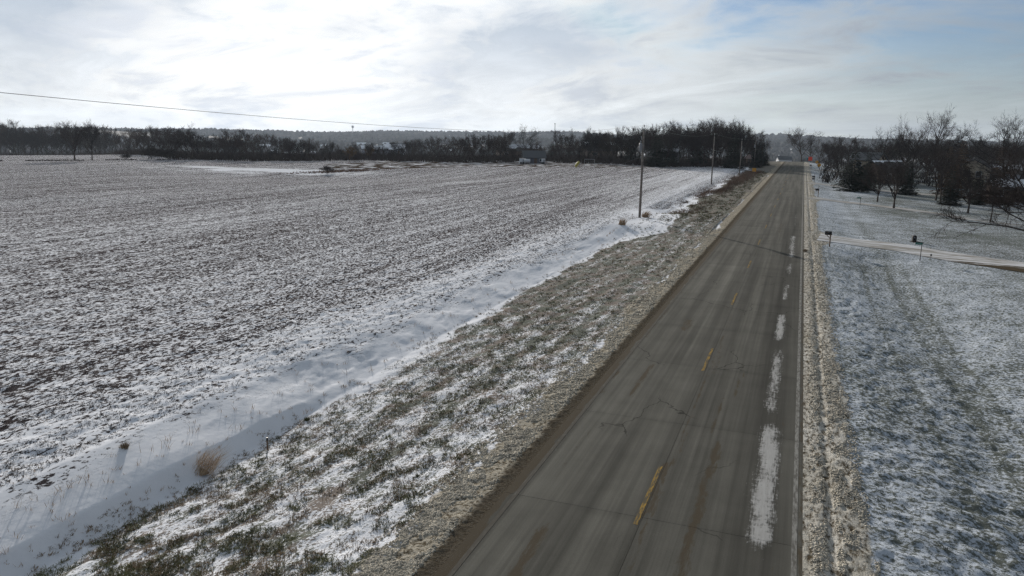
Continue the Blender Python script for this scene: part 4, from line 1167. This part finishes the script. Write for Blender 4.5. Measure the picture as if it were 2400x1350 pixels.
def diamond(size, m):
    def f(t, H):
        s_ = size / math.sqrt(2) * 1.0
        poly = [(0, H - 2 * s_), (s_, H - s_), (0, H), (-s_, H - s_)]
        MB().prism(poly, -0.012, 0.0).obj('diamond_panel', m, t)
        e = 0.9
        poly2 = [(0, H - s_ - s_ * e), (s_ * e, H - s_), (0, H - s_ + s_ * e), (-s_ * e, H - s_)]
        poly3 = [(0, H - s_ - s_ * .84), (s_ * .84, H - s_), (0, H - s_ + s_ * .84), (-s_ * .84, H - s_)]
        V = [(x, -0.016, z) for x, z in poly2 + poly3]
        MB().add(V, [(i, (i + 1) % 4, 4 + (i + 1) % 4, 4 + i) for i in range(4)]).obj('border', M_BLACK, t)
    return f
def rect(wd, ht, m):
    def f(t, H):
        MB().box((0, 0, H - ht / 2), (wd, 0.02, ht)).obj('panel', m, t)
    return f
def d_at(px, D): return out(px, D)
post_sign('diamond_sign', at(1919, 397), 0.1, 'nearer yellow diamond sign right of the road', 'road sign', 1.95, diamond(0.95, M_YSIGN))
post_sign('diamond_sign', at(1914, 389), 0.1, 'farther yellow diamond sign just above the nearer one', 'road sign', 1.95, diamond(0.95, M_YSIGN))
post_sign('red_sign', at(1898, 385), 0.1, 'bright orange-red square sign at the end of the road', 'road sign', 2.5, rect(1.25, 1.25, M_RSIGN))
post_sign('teal_sign', at(1891, 381), 0.1, 'small teal sign left of the orange-red one', 'road sign', 1.8, rect(0.8, 0.8, M_TEAL))
post_sign('panel_sign', at(1767, 408), -0.5, 'orange-yellow square sign low in the brushy left ditch', 'road sign', 1.45, rect(1.05, 0.85, M_YSIGN))
# black marker stone beside the driveway
t = thing('marker_stone', 'short black marker stone beside the nearest driveway', 'marker', at(2142, 567), 0.2); t.scale = (0.72, 0.72, 0.75)
MB().prism([(-0.24, -0.1), (0.24, -0.1), (0.235, 0.62), (0.19, 0.74), (0.08, 0.80), (-0.1, 0.79), (-0.20, 0.73), (-0.235, 0.6)], -0.16, 0.16).obj('stone', M_STONE, t)
MB().prism([(-0.08, 0.45), (0.05, 0.45), (0.05, 0.60), (-0.08, 0.60)], -0.172, -0.161).obj('plaque', M_STEEL, t)
t = thing('mulch_ring', 'dark bare soil ring around the marker stone', 'soil', at(2142, 567), 0)
a = np.linspace(0, 2 * np.pi, 18, endpoint=False); rr = 0.62 + 0.12 * np.sin(a * 3) 
mb = MB(); mb.add([(0, 0, 0.10)] + [(x, y, -0.05) for x, y in zip(np.cos(a) * rr * 1.5, np.sin(a) * rr)], [(0, 1 + i, 1 + (i + 1) % 18) for i in range(18)])
mb.obj('soil', mat('mulch', (0.03, 0.023, 0.018), 0.95, 0.1), t)
# small lawn spotlight
t = thing('lawn_light', 'tiny dark lawn light on a stem near the house-number flag', 'lamp', at(2181, 608), 0)
MB().tube([(0, 0, -0.1), (0, 0, 0.28)], 0.012, 6).obj('stem', M_BLACK, t)
MB().tube([(0, 0, 0.26), (0, 0, 0.30), (0, 0, 0.40), (0, 0, 0.43)], [0.03, 0.075, 0.06, 0.01], 10).obj('head', M_BLACK, t)
# stake in the ditch
t = thing('marker_stake', 'thin wooden stake standing at the ditch edge right of the dry grass clump', 'stake', at(627, 1052), 0.3); t.scale = (0.8, 0.8, 0.75)
MB().box((0, 0, 0.10), (0.045, 0.03, 0.6)).obj('stake', M_POSTWOOD, t)
MB().box((0, 0, 0.42), (0.056, 0.04, 0.14)).obj('stake_tip', M_BLACK, t)

# ------------------------------------------------------------------ houses, shed, play things
def house(name, loc, rz, L, Wd, eave, ridge, wall, roof, label, cat='house', snow=0.0, wins=(), gable_win=False, door=None, chimney=None):
    """ridge runs along local x"""
    t = thing(name, label, cat, loc, rz)
    mb = MB()
    hw, hl = Wd / 2, L / 2
    V = [(-hl, -hw, -1), (hl, -hw, -1), (hl, hw, -1), (-hl, hw, -1), (-hl, -hw, eave), (hl, -hw, eave), (hl, hw, eave), (-hl, hw, eave), (-hl, 0, ridge - .05), (hl, 0, ridge - .05)]
    mb.add(V, [(0, 1, 5, 4), (2, 3, 7, 6), (1, 2, 6, 9, 5), (3, 0, 4, 8, 7)])
    mb.obj('wall', wall, t)
    sl_ = (ridge - eave) / hw; ov = 0.45
    for sg, nm in ((-1, 'roof'), (1, 'roof')):
        mb = MB(); th = 0.16
        y0 = sg * (hw + ov); z0 = eave - ov * sl_
        P = [(-hl - ov, y0, z0), (hl + ov, y0, z0), (hl + ov, 0, ridge), (-hl - ov, 0, ridge)]
        V = P + [(x, y, z + th) for x, y, z in P]
        mb.add(V, [(3, 2, 1, 0), (4, 5, 6, 7), (0, 1, 5, 4), (1, 2, 6, 5), (2, 3, 7, 6), (3, 0, 4, 7)])
        ro = mb.obj(nm, roof, t)
        if snow > 0:
            rs = random.Random(int(L * 100 + sg)); mb = MB()
            n = 14; Vs = []
            for i in range(n + 1):
                x = -hl - ov * .8 + (L + 1.6 * ov) * i / n
                f = min(1, max(0.08, snow + rs.uniform(-0.15, 0.15)))
                Vs.append((x, 0, ridge + th + 0.03)); Vs.append((x, y0 * f, ridge + (z0 - ridge) * f + th + 0.03))
            mb.add(Vs, [(2 * i, 2 * i + 1, 2 * i + 3, 2 * i + 2) for i in range(n)])
            mb.obj('roof_snow', M_SNOWROOF, ro)
    for (x, z, ww, hh) in wins:
        wo = MB().box((x, -hw - 0.02, z), (ww + 0.16, 0.06, hh + 0.16)).obj('window', M_WHITE, t)
        MB().box((x, -hw - 0.055, z), (ww, 0.02, hh)).obj('pane', M_GLASS, wo)
    if gable_win:
        for y in (-hw * 0.45, hw * 0.45):
            wo = MB().box((-hl - 0.02, y, eave * 0.62), (0.06, 1.1, 1.2)).obj('window', M_WHITE, t)
            MB().box((-hl - 0.055, y, eave * 0.62), (0.02, 0.95, 1.05)).obj('pane', M_GLASS, wo)
    if door:
        do = MB().box((door, -hw - 0.03, 1.0), (0.95, 0.06, 2.05)).obj('door', M_BROWNWALL, t)
        MB().box((door + 0.36, -hw - 0.08, 1.0), (0.06, 0.05, 0.12)).obj('handle', M_STEEL, do)
    if chimney is not None:
        MB().box((chimney, 0.4, ridge + 0.2), (0.6, 0.6, 1.6)).obj('chimney', M_WHITE, t)
    return t

def face_cam(p): return math.atan2(p.y, p.x - CAMX) - math.pi / 2
def hpx(px, D): return out(px, D)
p = hpx(2085, 186); house('ranch_house', p, face_cam(p) + 0.95, 9, 6.5, 2.6, 4.6, M_BROWNWALL, M_ROOF, 'low house with dark gable roof edged in snow behind the right-hand spruces', snow=0.1, wins=((-3.2, 1.5, 1.3, 1.1), (-0.8, 1.5, 1.2, 1.1), (3.1, 1.5, 1.3, 1.1)), door=1.2)
p = hpx(2046, 215); house('back_house', p, face_cam(p) - 0.4, 5.5, 6, 4.2, 5.9, M_BEIGE, M_ROOFBLUE, 'pale-gabled house peeking above the low house roof', snow=0.0, wins=((-1.5, 3, 1.2, 1.1), (1.5, 3, 1.2, 1.1)), gable_win=True)
p = hpx(2298, 195); house('beige_house', p, face_cam(p) + math.pi / 2 - 0.1, 9, 4.6, 4.2, 5.5, M_BEIGE, M_ROOF, 'two-storey beige house with gable windows behind the brown oaks', wins=((-3, 1.5, 1.2, 1.1), (2, 4.0, 1.2, 1.1)), gable_win=True)
p = hpx(2398, 150); house('garage', p, face_cam(p) + 0.25, 7, 6, 2.0, 3.3, M_BROWNWALL, M_ROOF, 'low dark building with snowy roof at the right picture edge', 'garage', snow=0.75, wins=((-3, 1.4, 1.2, 1.0),), door=2.5)
p = hpx(2352, 215); house('side_house', p, face_cam(p) + 0.1, 8, 7, 2.6, 4.2, M_GREYWALL, M_ROOF, 'grey house with snow-dusted roof between beige house and picture edge', snow=0.5, wins=((-2.6, 1.6, 1.4, 1.1), (0, 1.6, 1.4, 1.1)), door=2.5)
p = hpx(1842, 640); house('road_end_house', p, face_cam(p) + 0.3, 10, 7, 6.6, 9.0, M_WHITE, M_ROOFBLUE, 'white house where the road dips out of sight', snow=0.0, wins=((-4, 1.5, 1.4, 1.2), (0, 1.5, 1.4, 1.2), (4, 1.5, 1.4, 1.2), (-4, 4.1, 1.3, 1.1), (4, 4.1, 1.3, 1.1)), door=2.0, chimney=-4)
p = hpx(1846, 620); house('road_end_garage', p, face_cam(p) + 0.1, 11, 7, 2.7, 4.4, M_WHITE, M_ROOF, 'low white garage in front of the white road-end house', 'garage', wins=((-3.5, 1.2, 2.4, 1.9), (0.2, 1.2, 2.4, 1.9)), door=3.6)
p = hpx(1252, 240); house('machine_shed', p, face_cam(p) + 0.12, 6.2, 5.5, 1.9, 3.7, mat('shed_siding', (0.10, 0.10, 0.12), 0.7), M_ROOFBLUE, 'grey shed with dark blue roof at the far edge of the field', 'shed', wins=((-1.9, 1.1, 0.9, 0.6), (1.9, 1.1, 0.9, 0.6)), door=0.3)
p = hpx(1205, 330); house('wood_house', p, face_cam(p) + 0.2, 14, 8, 2.8, 5.2, M_BROWNWALL, M_ROOF, 'house with snow-patched roof half hidden in the wood left of the shed', snow=0.55, wins=((-4, 1.5, 1.4, 1.1), (3, 1.5, 1.4, 1.1)), door=0.5)
p = hpx(1236, 342); house('wood_house', p, face_cam(p) - 0.3, 11, 8, 2.8, 5.0, M_BROWNWALL, M_ROOF, 'second snow-roofed house in the wood above the shed', snow=0.6, wins=((-2, 1.5, 1.4, 1.1),), door=2)
p = hpx(1405, 300); house('wood_house', p, face_cam(p) + 0.4, 12, 8, 3.0, 5.8, M_BROWNWALL, M_ROOF, 'dark house in the wood above the swing set', snow=0.3, wins=((-3, 1.5, 1.4, 1.1),), door=2)
p = hpx(1572, 246); house('wood_house', p, face_cam(p) - 0.2, 5, 6, 2.6, 4.6, M_GREYWALL, M_ROOF, 'grey house among spruces right of the nearest utility pole', snow=0.35, wins=((-2, 1.6, 1.4, 1.1),), door=1.5)
p = hpx(885, 345); house('long_shed', p, face_cam(p) + 0.1, 14, 7, 2.5, 3.9, M_GREYWALL, M_ROOF, 'long low snow-roofed shed right of the willows', 'shed', snow=1.0, wins=((-4, 1.3, 1.2, 0.8),), door=2)
p = hpx(925, 350); house('long_shed', p, face_cam(p) - 0.1, 9, 7, 2.8, 4.6, M_GREYWALL, M_ROOF, 'shorter snow-roofed shed further right of the willows', 'shed', snow=1.0, wins=((-2, 1.3, 1.2, 0.8),), door=2)

# white trailers by the shed
def trailer(px, D, L, Wd, H, label, dz=0.0):
    p = out(px, D)
    t = thing('white_trailer', label, 'trailer', p, face_cam(p))
    MB().box((0, 0, H / 2 + 0.35 + dz), (L, Wd, H)).obj('body', M_WHITE, t)
    MB().box((0, 0, H + 0.37 + dz), (L + 0.06, Wd + 0.06, 0.08)).obj('roof_edge', M_STEEL, t)
    MB().box((L * 0.2, -Wd / 2 - 0.02, H * .45 + 0.35 + dz), (0.7, 0.04, H * 0.8)).obj('door', M_GREYWALL, t)
    for sx in (-0.25, 0.1):
        MB().tube([(L * sx, -Wd / 2 + 0.05, 0.33), (L * sx, -Wd / 2 - 0.12, 0.33)], 0.33, 12).obj('wheel', M_BLACK, t)
    MB().box((L / 2 + 0.4, 0, 0.35), (0.9, 0.12, 0.12)).obj('hitch', M_BLACK, t)
trailer(1226, 231, 1.9, 1.5, 1.25, 'white box trailer left of the grey shed')
trailer(1275, 229, 1.1, 1.1, 1.2, 'small upright white trailer right of the grey shed')
p = out(1237, 229); p.z -= 0.55
t = thing('fuel_tank', 'white tank on legs between trailer and shed', 'tank', p, face_cam(p))
a_ = MB(); a_.tube([(-0.9, 0, 1.5), (-0.75, 0, 1.5), (0.75, 0, 1.5), (0.9, 0, 1.5)], [0.25, 0.5, 0.5, 0.25], 14).obj('tank', M_WHITE, t, True)
for sx in (-0.6, 0.6):
    for sy in (-0.3, 0.3): MB().box((sx, sy, 0.5), (0.07, 0.07, 1.3)).obj('leg', M_STEEL, t)
# yellow tube slide and swing set
p = at(1353, 393)
t = thing('tube_slide', 'bright yellow tube slide at the far field edge', 'slide', p, face_cam(p)); t.scale = (0.72, 0.72, 0.72)
MB().tube([(-0.75, 0, 0.35), (-0.6, 0, 0.45), (-0.2, 0, 1.1), (0.25, 0, 1.75), (0.7, 0, 2.15)], [0.45, 0.5, 0.5, 0.5, 0.45], 14).obj('tube', M_PLASTICY, t, True)
MB().box((0.75, 0.2, 0.95), (0.12, 0.12, 2.1)).obj('support', M_POSTWOOD, t)
MB().box((0.75, -0.35, 0.95), (0.12, 0.12, 2.1)).obj('support', M_POSTWOOD, t)
p = at(1381, 392)
t = thing('swing_set', 'thin pale swing-set frame right of the yellow slide', 'swing set', p, face_cam(p))
MB().tube([(-1.3, 0, 2.1), (1.3, 0, 2.1)], 0.06, 6).obj('top_bar', M_STEEL, t)
for sx in (-1.3, 1.3):
    for sy in (-0.8, 0.8): MB().tube([(sx, sy, -0.1), (sx, 0, 2.1)], 0.05, 6).obj('leg', M_STEEL, t)
for sx in (-0.5, 0.5):
    sw = MB().box((sx, 0, 0.55), (0.45, 0.2, 0.04)).obj('seat', M_BLACK, t)
    for q in (-0.2, 0.2): MB().tube([(sx + q, 0, 0.56), (sx + q, 0, 2.08)], 0.012, 4).obj('chain', M_STEEL, sw)
# garden gazebo near the fourth pole
p = at(1754, 387)
t = thing('gazebo', 'small gazebo with pale rounded roof beside the fourth utility pole', 'gazebo', p, 0.4)
mb = MB(); prof = [(1.7, 2.0), (1.6, 2.35), (1.15, 2.9), (0.5, 3.25), (0.03, 3.35)]
Vg = [(r * math.cos(k * math.pi / 4), r * math.sin(k * math.pi / 4), z) for r, z in prof for k in range(8)]
mb.add(Vg, [(i * 8 + k, i * 8 + (k + 1) % 8, (i + 1) * 8 + (k + 1) % 8, (i + 1) * 8 + k) for i in range(4) for k in range(8)]); mb.obj('roof', M_PINK, t)
for k in range(8): MB().box((1.5 * math.cos(k * math.pi / 4), 1.5 * math.sin(k * math.pi / 4), 0.95), (0.1, 0.1, 2.2)).obj('post', M_POSTWOOD, t)
MB().tube([(0, 0, -0.2), (0, 0, 0.15)], 1.7, 8).obj('deck', M_POSTWOOD, t)

# far things: water tower, radio mast, houses on the valley side
D = 2900; p = out(827, D)
zt = ztop(827, 294, D)
t = thing('water_tower', 'tiny round water tower on the horizon above the valley', 'water tower', p, 0)
hh = zt - p.z; R = 4.6
MB().tube([(0, 0, hh - 2 * R), (0, 0, hh - 1.85 * R), (0, 0, hh - 1.4 * R), (0, 0, hh - R), (0, 0, hh - .55 * R), (0, 0, hh - 0.15 * R), (0, 0, hh)], [0.3 * R, 0.55 * R, 0.92 * R, R, 0.88 * R, 0.5 * R, 0.05 * R], 16).obj('tank', M_GREYWALL, t, True)
MB().tube([(0, 0, -2), (0, 0, 4), (0, 0, hh - 1.9 * R)], [2.2, 1.2, 1.2], 10).obj('stem', M_GREYWALL, t, True)
D = 1500; p = out(1300, D); hh = ztop(1300, 289, D) - p.z
t = thing('radio_mast', 'slim radio mast rising above the middle of the wood', 'radio mast', p, 0)
for k in range(3):
    x, y = 0.6 * math.cos(k * 2.094), 0.6 * math.sin(k * 2.094)
    MB().tube([(x, y, -1), (x, y, hh)], 0.22, 5).obj('leg', M_STEEL, t)
MB().box((0, 0, hh - 0.8), (2.4, 2.4, 1.2)).obj('antenna_panel', M_STEEL, t)
fr = random.Random(3)
for i, (px, D, w_) in enumerate(((672, 1500, 16), (700, 1650, 14), (855, 1900, 26), (845, 1850, 18), (735, 1500, 14), (905, 2000, 16), (760, 1750, 18), (1050, 1700, 18), (640, 1550, 15), (690, 1450, 22), (1790, 900, 14), (1960, 1000, 12), (820, 1600, 14), (620, 1900, 24))):
    p = out(px, D); p.z += 2.5
    house('valley_house', p, face_cam(p) + fr.uniform(-.4, .4), w_, 10, 5, 8.5, M_WHITE, M_ROOF, 'tiny white snow-roofed building on the far valley side' if px < 1500 else 'tiny white building on the dark hillside ' + ('left' if px < 1850 else 'right') + ' of the road end', snow=1.0).__setitem__('group', 'buildings on the far valley side')

# ------------------------------------------------------------------ grass, stubble, slush
def on_ground(X, Y, fn=None):
    z = ground(X, Y)
    return z + (fn(X, Y) if fn else 0)

def blades(name, X, Y, Z, per, hgt, wid, m, label, lean, wind, seed):
    return scatter_twigs(name, np.stack([X, Y, Z], -1), hgt, per, wid, m, label, lean, seed, wind=wind)

def sample_depth(n, y0, y1, r):
    """more samples near the camera"""
    u = r.uniform(0, 1, n)
    return 1 / (1 / y0 + u * (1 / y1 - 1 / y0))

r = np.random.default_rng(21)
# tufts on the left verge (clumped)
def tufts(n, y0, y1, u0, u1, thr, seed, sx=0.5, sy=0.28):
    rr_ = np.random.default_rng(seed)
    Y = sample_depth(n, y0, y1, rr_); X = -rr_.uniform(u0, u1, n)
    f = fbm(X * sx * 2, Y * sy * 2, 3, 55) + 0.25 * (fbm(X * 3, Y * 2, 2, 57) - 0.5) + 0.35 * (fbm(X * 1.5, Y * 0.06, 2, 56) - 0.5)
    keep = f > thr + 0.03 * (1 - ss(Y, 14, 26))
    return X[keep], Y[keep], f[keep]
X, Y, f = tufts(20000, 9, 110, 4.9, 12.2, 0.51, 31, 1.1, 0.75)
Z = on_ground(X, Y, micro_left) - 0.02
blades('verge_grass', X, Y, Z, 9, r.uniform(0.07, 0.18, len(X)) * (1 + 0.5 * ss(Y, 40, 90)), 0.016 + 0.012 * ss(Y, 20, 60), M_GREENGRASS, 'olive grass tufts poking through snow on the left verge', 0.75, (0.25, -0.1), 33)
X, Y, f = tufts(18000, 9, 110, 4.7, 12.7, 0.485, 37, 1.3, 0.8)
Z = on_ground(X, Y, micro_left) - 0.02
blades('withered_grass', X, Y, Z, 8, r.uniform(0.06, 0.17, len(X)) * (1 + 0.5 * ss(Y, 40, 90)), 0.015 + 0.012 * ss(Y, 20, 60), M_BROWNGRASS, 'withered brown grass tufts on the left verge', 0.8, (0.25, -0.1), 39)
n = 6000
Y = r.uniform(80, 215, n); X = -r.uniform(5.2, 10.5, n)
kp = fbm(X * 1.3, Y * 0.35, 3, 54) > 0.45
X, Y = X[kp], Y[kp]; Z = on_ground(X, Y) - 0.03
blades('far_verge_grass', X, Y, Z, 5, r.uniform(0.12, 0.3, len(X)), 0.05, mat('far_verge_blades', (0.105, 0.095, 0.052), 0.9, 0.1, var=0.5, vscale=0.5), 'olive and brown grass on the verge beyond the field entrance', 0.7, (0.2, 0), 35)
# weeds along the field edge and on the drift
n = 240
Y = sample_depth(n, 10, 120, r); X = -(12.3 + np.abs(r.normal(0, 1.6, n)))
Z = on_ground(X, Y, micro_left) - 0.02
blades('drift_weeds', X, Y, Z, 6, r.uniform(0.08, 0.34, n) * r.uniform(0.6, 1.4, n), 0.012 + 0.012 * ss(Y, 25, 70), M_DRYGRASS, 'thin dry weed stalks standing in the snow drift', 0.35, (0.2, -0.05), 41)
# brush in the ditch beyond the field entrance
n = 2300
Y = r.uniform(92, 215, n); X = -(10.2 + r.normal(0, 1.25, n) - 1.0 * ss(Y, 120, 200))
kp = fbm(Y / 6.0, X / 1.6, 3, 58) > 0.47 - 0.1 * ss(Y, 120, 180)
X, Y = X[kp], Y[kp]; Z = on_ground(X, Y)
blades('ditch_brush', X, Y, Z, 8, r.uniform(0.35, 1.0, len(X)) * (0.6 + 0.6 * ss(Y, 95, 150)), 0.024, mat('brush_stems', (0.13, 0.085, 0.062), 0.9, 0.1, var=0.35, vscale=0.4), 'reddish-brown brush filling the far left ditch', 0.5, (0.15, 0), 43)
# crop residue in the near field
n = 52000
Y = sample_depth(n, 9, 85, r); X = -(14.9 + r.exponential(13, n)); kp = X > -75
X, Y = X[kp], Y[kp]
rowf = fbm(X * 0.9, Y * 0.06, 3, 59)
fl = fbm(X * 2.0, Y * 1.1, 3, 60)
kp = (fl + (rowf - 0.5) * 0.5) > 0.46
X, Y = X[kp], Y[kp]; Z = on_ground(X, Y, micro_left) - 0.01
blades('crop_residue', X, Y, Z, 4, r.uniform(0.04, 0.11, len(X)) * (1 + 0.8 * ss(Y, 25, 70)), 0.018 + 0.025 * ss(Y, 20, 60), M_RESIDUE, 'dark crop residue lying in rows over the near field', 1.5, (0.2, 0.3), 47)
# right lawn blades
n = 9000
Y = sample_depth(n, 12, 60, r); X = 5.0 + r.uniform(0, 1, n) ** 1.2 * 20
kp = fbm(X * 1.2, Y * 1.2, 3, 68) > 0.50
X, Y = X[kp], Y[kp]; Z = on_ground(X, Y, micro_right) - 0.02
blades('lawn_grass', X, Y, Z, 5, r.uniform(0.04, 0.11, len(X)), 0.018 + 0.01 * ss(Y, 20, 50), mat('lawn_blades', (0.075, 0.080, 0.05), 0.9, 0.1, var=0.35, vscale=1.0), 'short turf blades showing through lawn snow', 0.9, (0.2, 0.1), 49)

# frozen slush crumbs on both shoulders
def crumbs(name, X, Y, Z, S, label, seed):
    rr_ = np.random.default_rng(seed); n = len(X)
    base = np.array([(1, 0, 0), (0, 1, 0), (-1, 0, 0), (0, -1, 0), (0, 0, 1), (0, 0, -1)], float)
    V = base[None] * rr_.uniform(0.6, 1.3, (n, 6, 1)) * S[:, None, None]
    a = rr_.uniform(0, 6.28, n); c, s_ = np.cos(a)[:, None], np.sin(a)[:, None]
    V = np.stack([V[..., 0] * c - V[..., 1] * s_, V[..., 0] * s_ + V[..., 1] * c, V[..., 2] * 0.8], -1) + np.stack([X, Y, Z], -1)[:, None]
    F = np.array([(0, 1, 4), (1, 2, 4), (2, 3, 4), (3, 0, 4), (1, 0, 5), (2, 1, 5), (3, 2, 5), (0, 3, 5)])
    FF = (F[None] + (np.arange(n) * 6)[:, None, None]).reshape(-1, 3)
    return link(name, mesh_np(name, V.reshape(-1, 3), FF, M_CHUNK, True), kind='stuff', label=label)
n = 26000
Y = sample_depth(n, 9, 75, r); X = -(3.72 + np.abs(r.beta(1.5, 2.0, n)) * 1.5)
kp = fbm(X * 2.2, Y * 1.5, 3, 69) > 0.40
X, Y = X[kp], Y[kp]
crumbs('slush_crumbs', X, Y, on_ground(X, Y, micro_left) + 0.002, r.uniform(0.015, 0.05, len(X)) * (1 + 0.5 * ss(Y, 20, 60)), 'tan frozen slush crumbs on the left shoulder', 70)
n = 17000
Y = sample_depth(n, 12, 80, r); X = 3.5 + r.beta(1.5, 1.5, n) * 1.35
kp = (fbm(X * 3, Y * 1.0, 3, 79) > 0.42) & (np.abs(X - 3.95) > 0.09)
X, Y = X[kp], Y[kp]
crumbs('slush_crumbs', X, Y, on_ground(X, Y, micro_right) + 0.005, r.uniform(0.012, 0.042, len(X)) * (1 + 0.5 * ss(Y, 20, 60)), 'tan frozen slush crumbs on the right roadside', 71)

# single plants in the ditch
def grass_clump(loc, H, n, lean, label, seed, wid=0.012, m=None):
    rr_ = np.random.default_rng(seed)
    t = thing('grass_clump', label, 'dry grass', loc, 0)
    a = rr_.uniform(0, 6.28, n); rad = np.sqrt(rr_.uniform(0, 1, n)) * 0.36 * H
    B = np.stack([np.cos(a) * rad * 1.3, np.sin(a) * rad, -0.05 + 0 * a], -1)
    h = H * rr_.uniform(0.55, 1.1, n)
    d1 = np.stack([rr_.normal(lean[0], 0.26, n), rr_.normal(lean[1], 0.26, n), np.ones(n)], -1); d1 /= np.linalg.norm(d1, axis=1)[:, None]
    d2 = d1 + np.stack([np.full(n, lean[0]) * 0.9, np.full(n, lean[1]) * 0.9, np.full(n, -0.1)], -1) + rr_.normal(0, 0.15, (n, 3)); d2 /= np.linalg.norm(d2, axis=1)[:, None]
    Mi = B + d1 * h[:, None] * 0.6; T_ = Mi + d2 * h[:, None] * 0.55
    q = rr_.uniform(0, 6.28, n); N = np.stack([np.cos(q), np.sin(q), 0 * q], -1) * wid / 2
    V = np.concatenate([B - N, B + N, Mi + N * .8, Mi - N * .8, T_]); i = np.arange(n)
    F = np.concatenate([np.stack([i, i + n, i + 2 * n], -1), np.stack([i, i + 2 * n, i + 3 * n], -1), np.stack([i + 3 * n, i + 2 * n, i + 4 * n], -1)])
    link('stems', mesh_np('stems', V, F, m or M_DRYGRASS, False), t)
    MB().add([(0, 0, 0.06)] + [(0.24 * H * math.cos(k), 0.2 * H * math.sin(k), -0.08) for k in np.linspace(0, 6.28, 10)[:-1]], [(0, 1 + k, 1 + (k + 1) % 9) for k in range(9)]).obj('root_tuft', M_BROWNGRASS, t)
grass_clump(at(473, 1102), 0.9, 190, (0.55, 0.42), 'tall wind-bent clump of dry tan grass in the snowy ditch', 1, 0.010, mat('pale_dry_grass', (0.42, 0.31, 0.21), 0.85, 0.2, var=0.3, vscale=8))
grass_clump(at(290, 1050), 0.24, 90, (0.2, 0.1), 'small dark weed tuft at the snowy field edge left of the tall clump', 2, 0.02, M_BROWNGRASS)
grass_clump(at(1457, 527), 0.75, 140, (0.2, 0.1), 'rust-coloured weed clump near the foot of the nearest utility pole', 3, 0.03)
grass_clump(at(1512, 509), 0.8, 160, (0.3, 0.1), 'dry weeds hugging the foot of the nearest utility pole', 4, 0.03)
grass_clump(at(718, 985), 0.2, 80, (0.2, 0.1), 'dark grass tuft at the verge edge above the stake', 5, 0.02, M_GREENGRASS)
grass_clump(at(1886, 590), 0.25, 200, (0.2, 0), 'dark grass lump on the right roadside below the first driveway', 6, 0.03, M_BROWNGRASS)

# ------------------------------------------------------------------ haze over the valley
me = MB().box((-300, 1500, 18), (9400, 6400, 150)).mesh('haze', None)
hm = bpy.data.materials.new('haze'); hm.use_nodes = True
t = NT(hm.node_tree)
for n_ in list(t.n): t.n.remove(n_)
o_ = t.n.new('ShaderNodeOutputMaterial'); pv = t.n.new('ShaderNodeVolumePrincipled')
pv.inputs['Color'].default_value = (0.72, 0.84, 1.0, 1); pv.inputs['Density'].default_value = 0.00007; pv.inputs['Anisotropy'].default_value = 0.25
t.l.new(pv.outputs[0], o_.inputs['Volume'])
me.materials.append(hm)
link('haze', me, kind='stuff', label='thin bluish winter haze over the land')
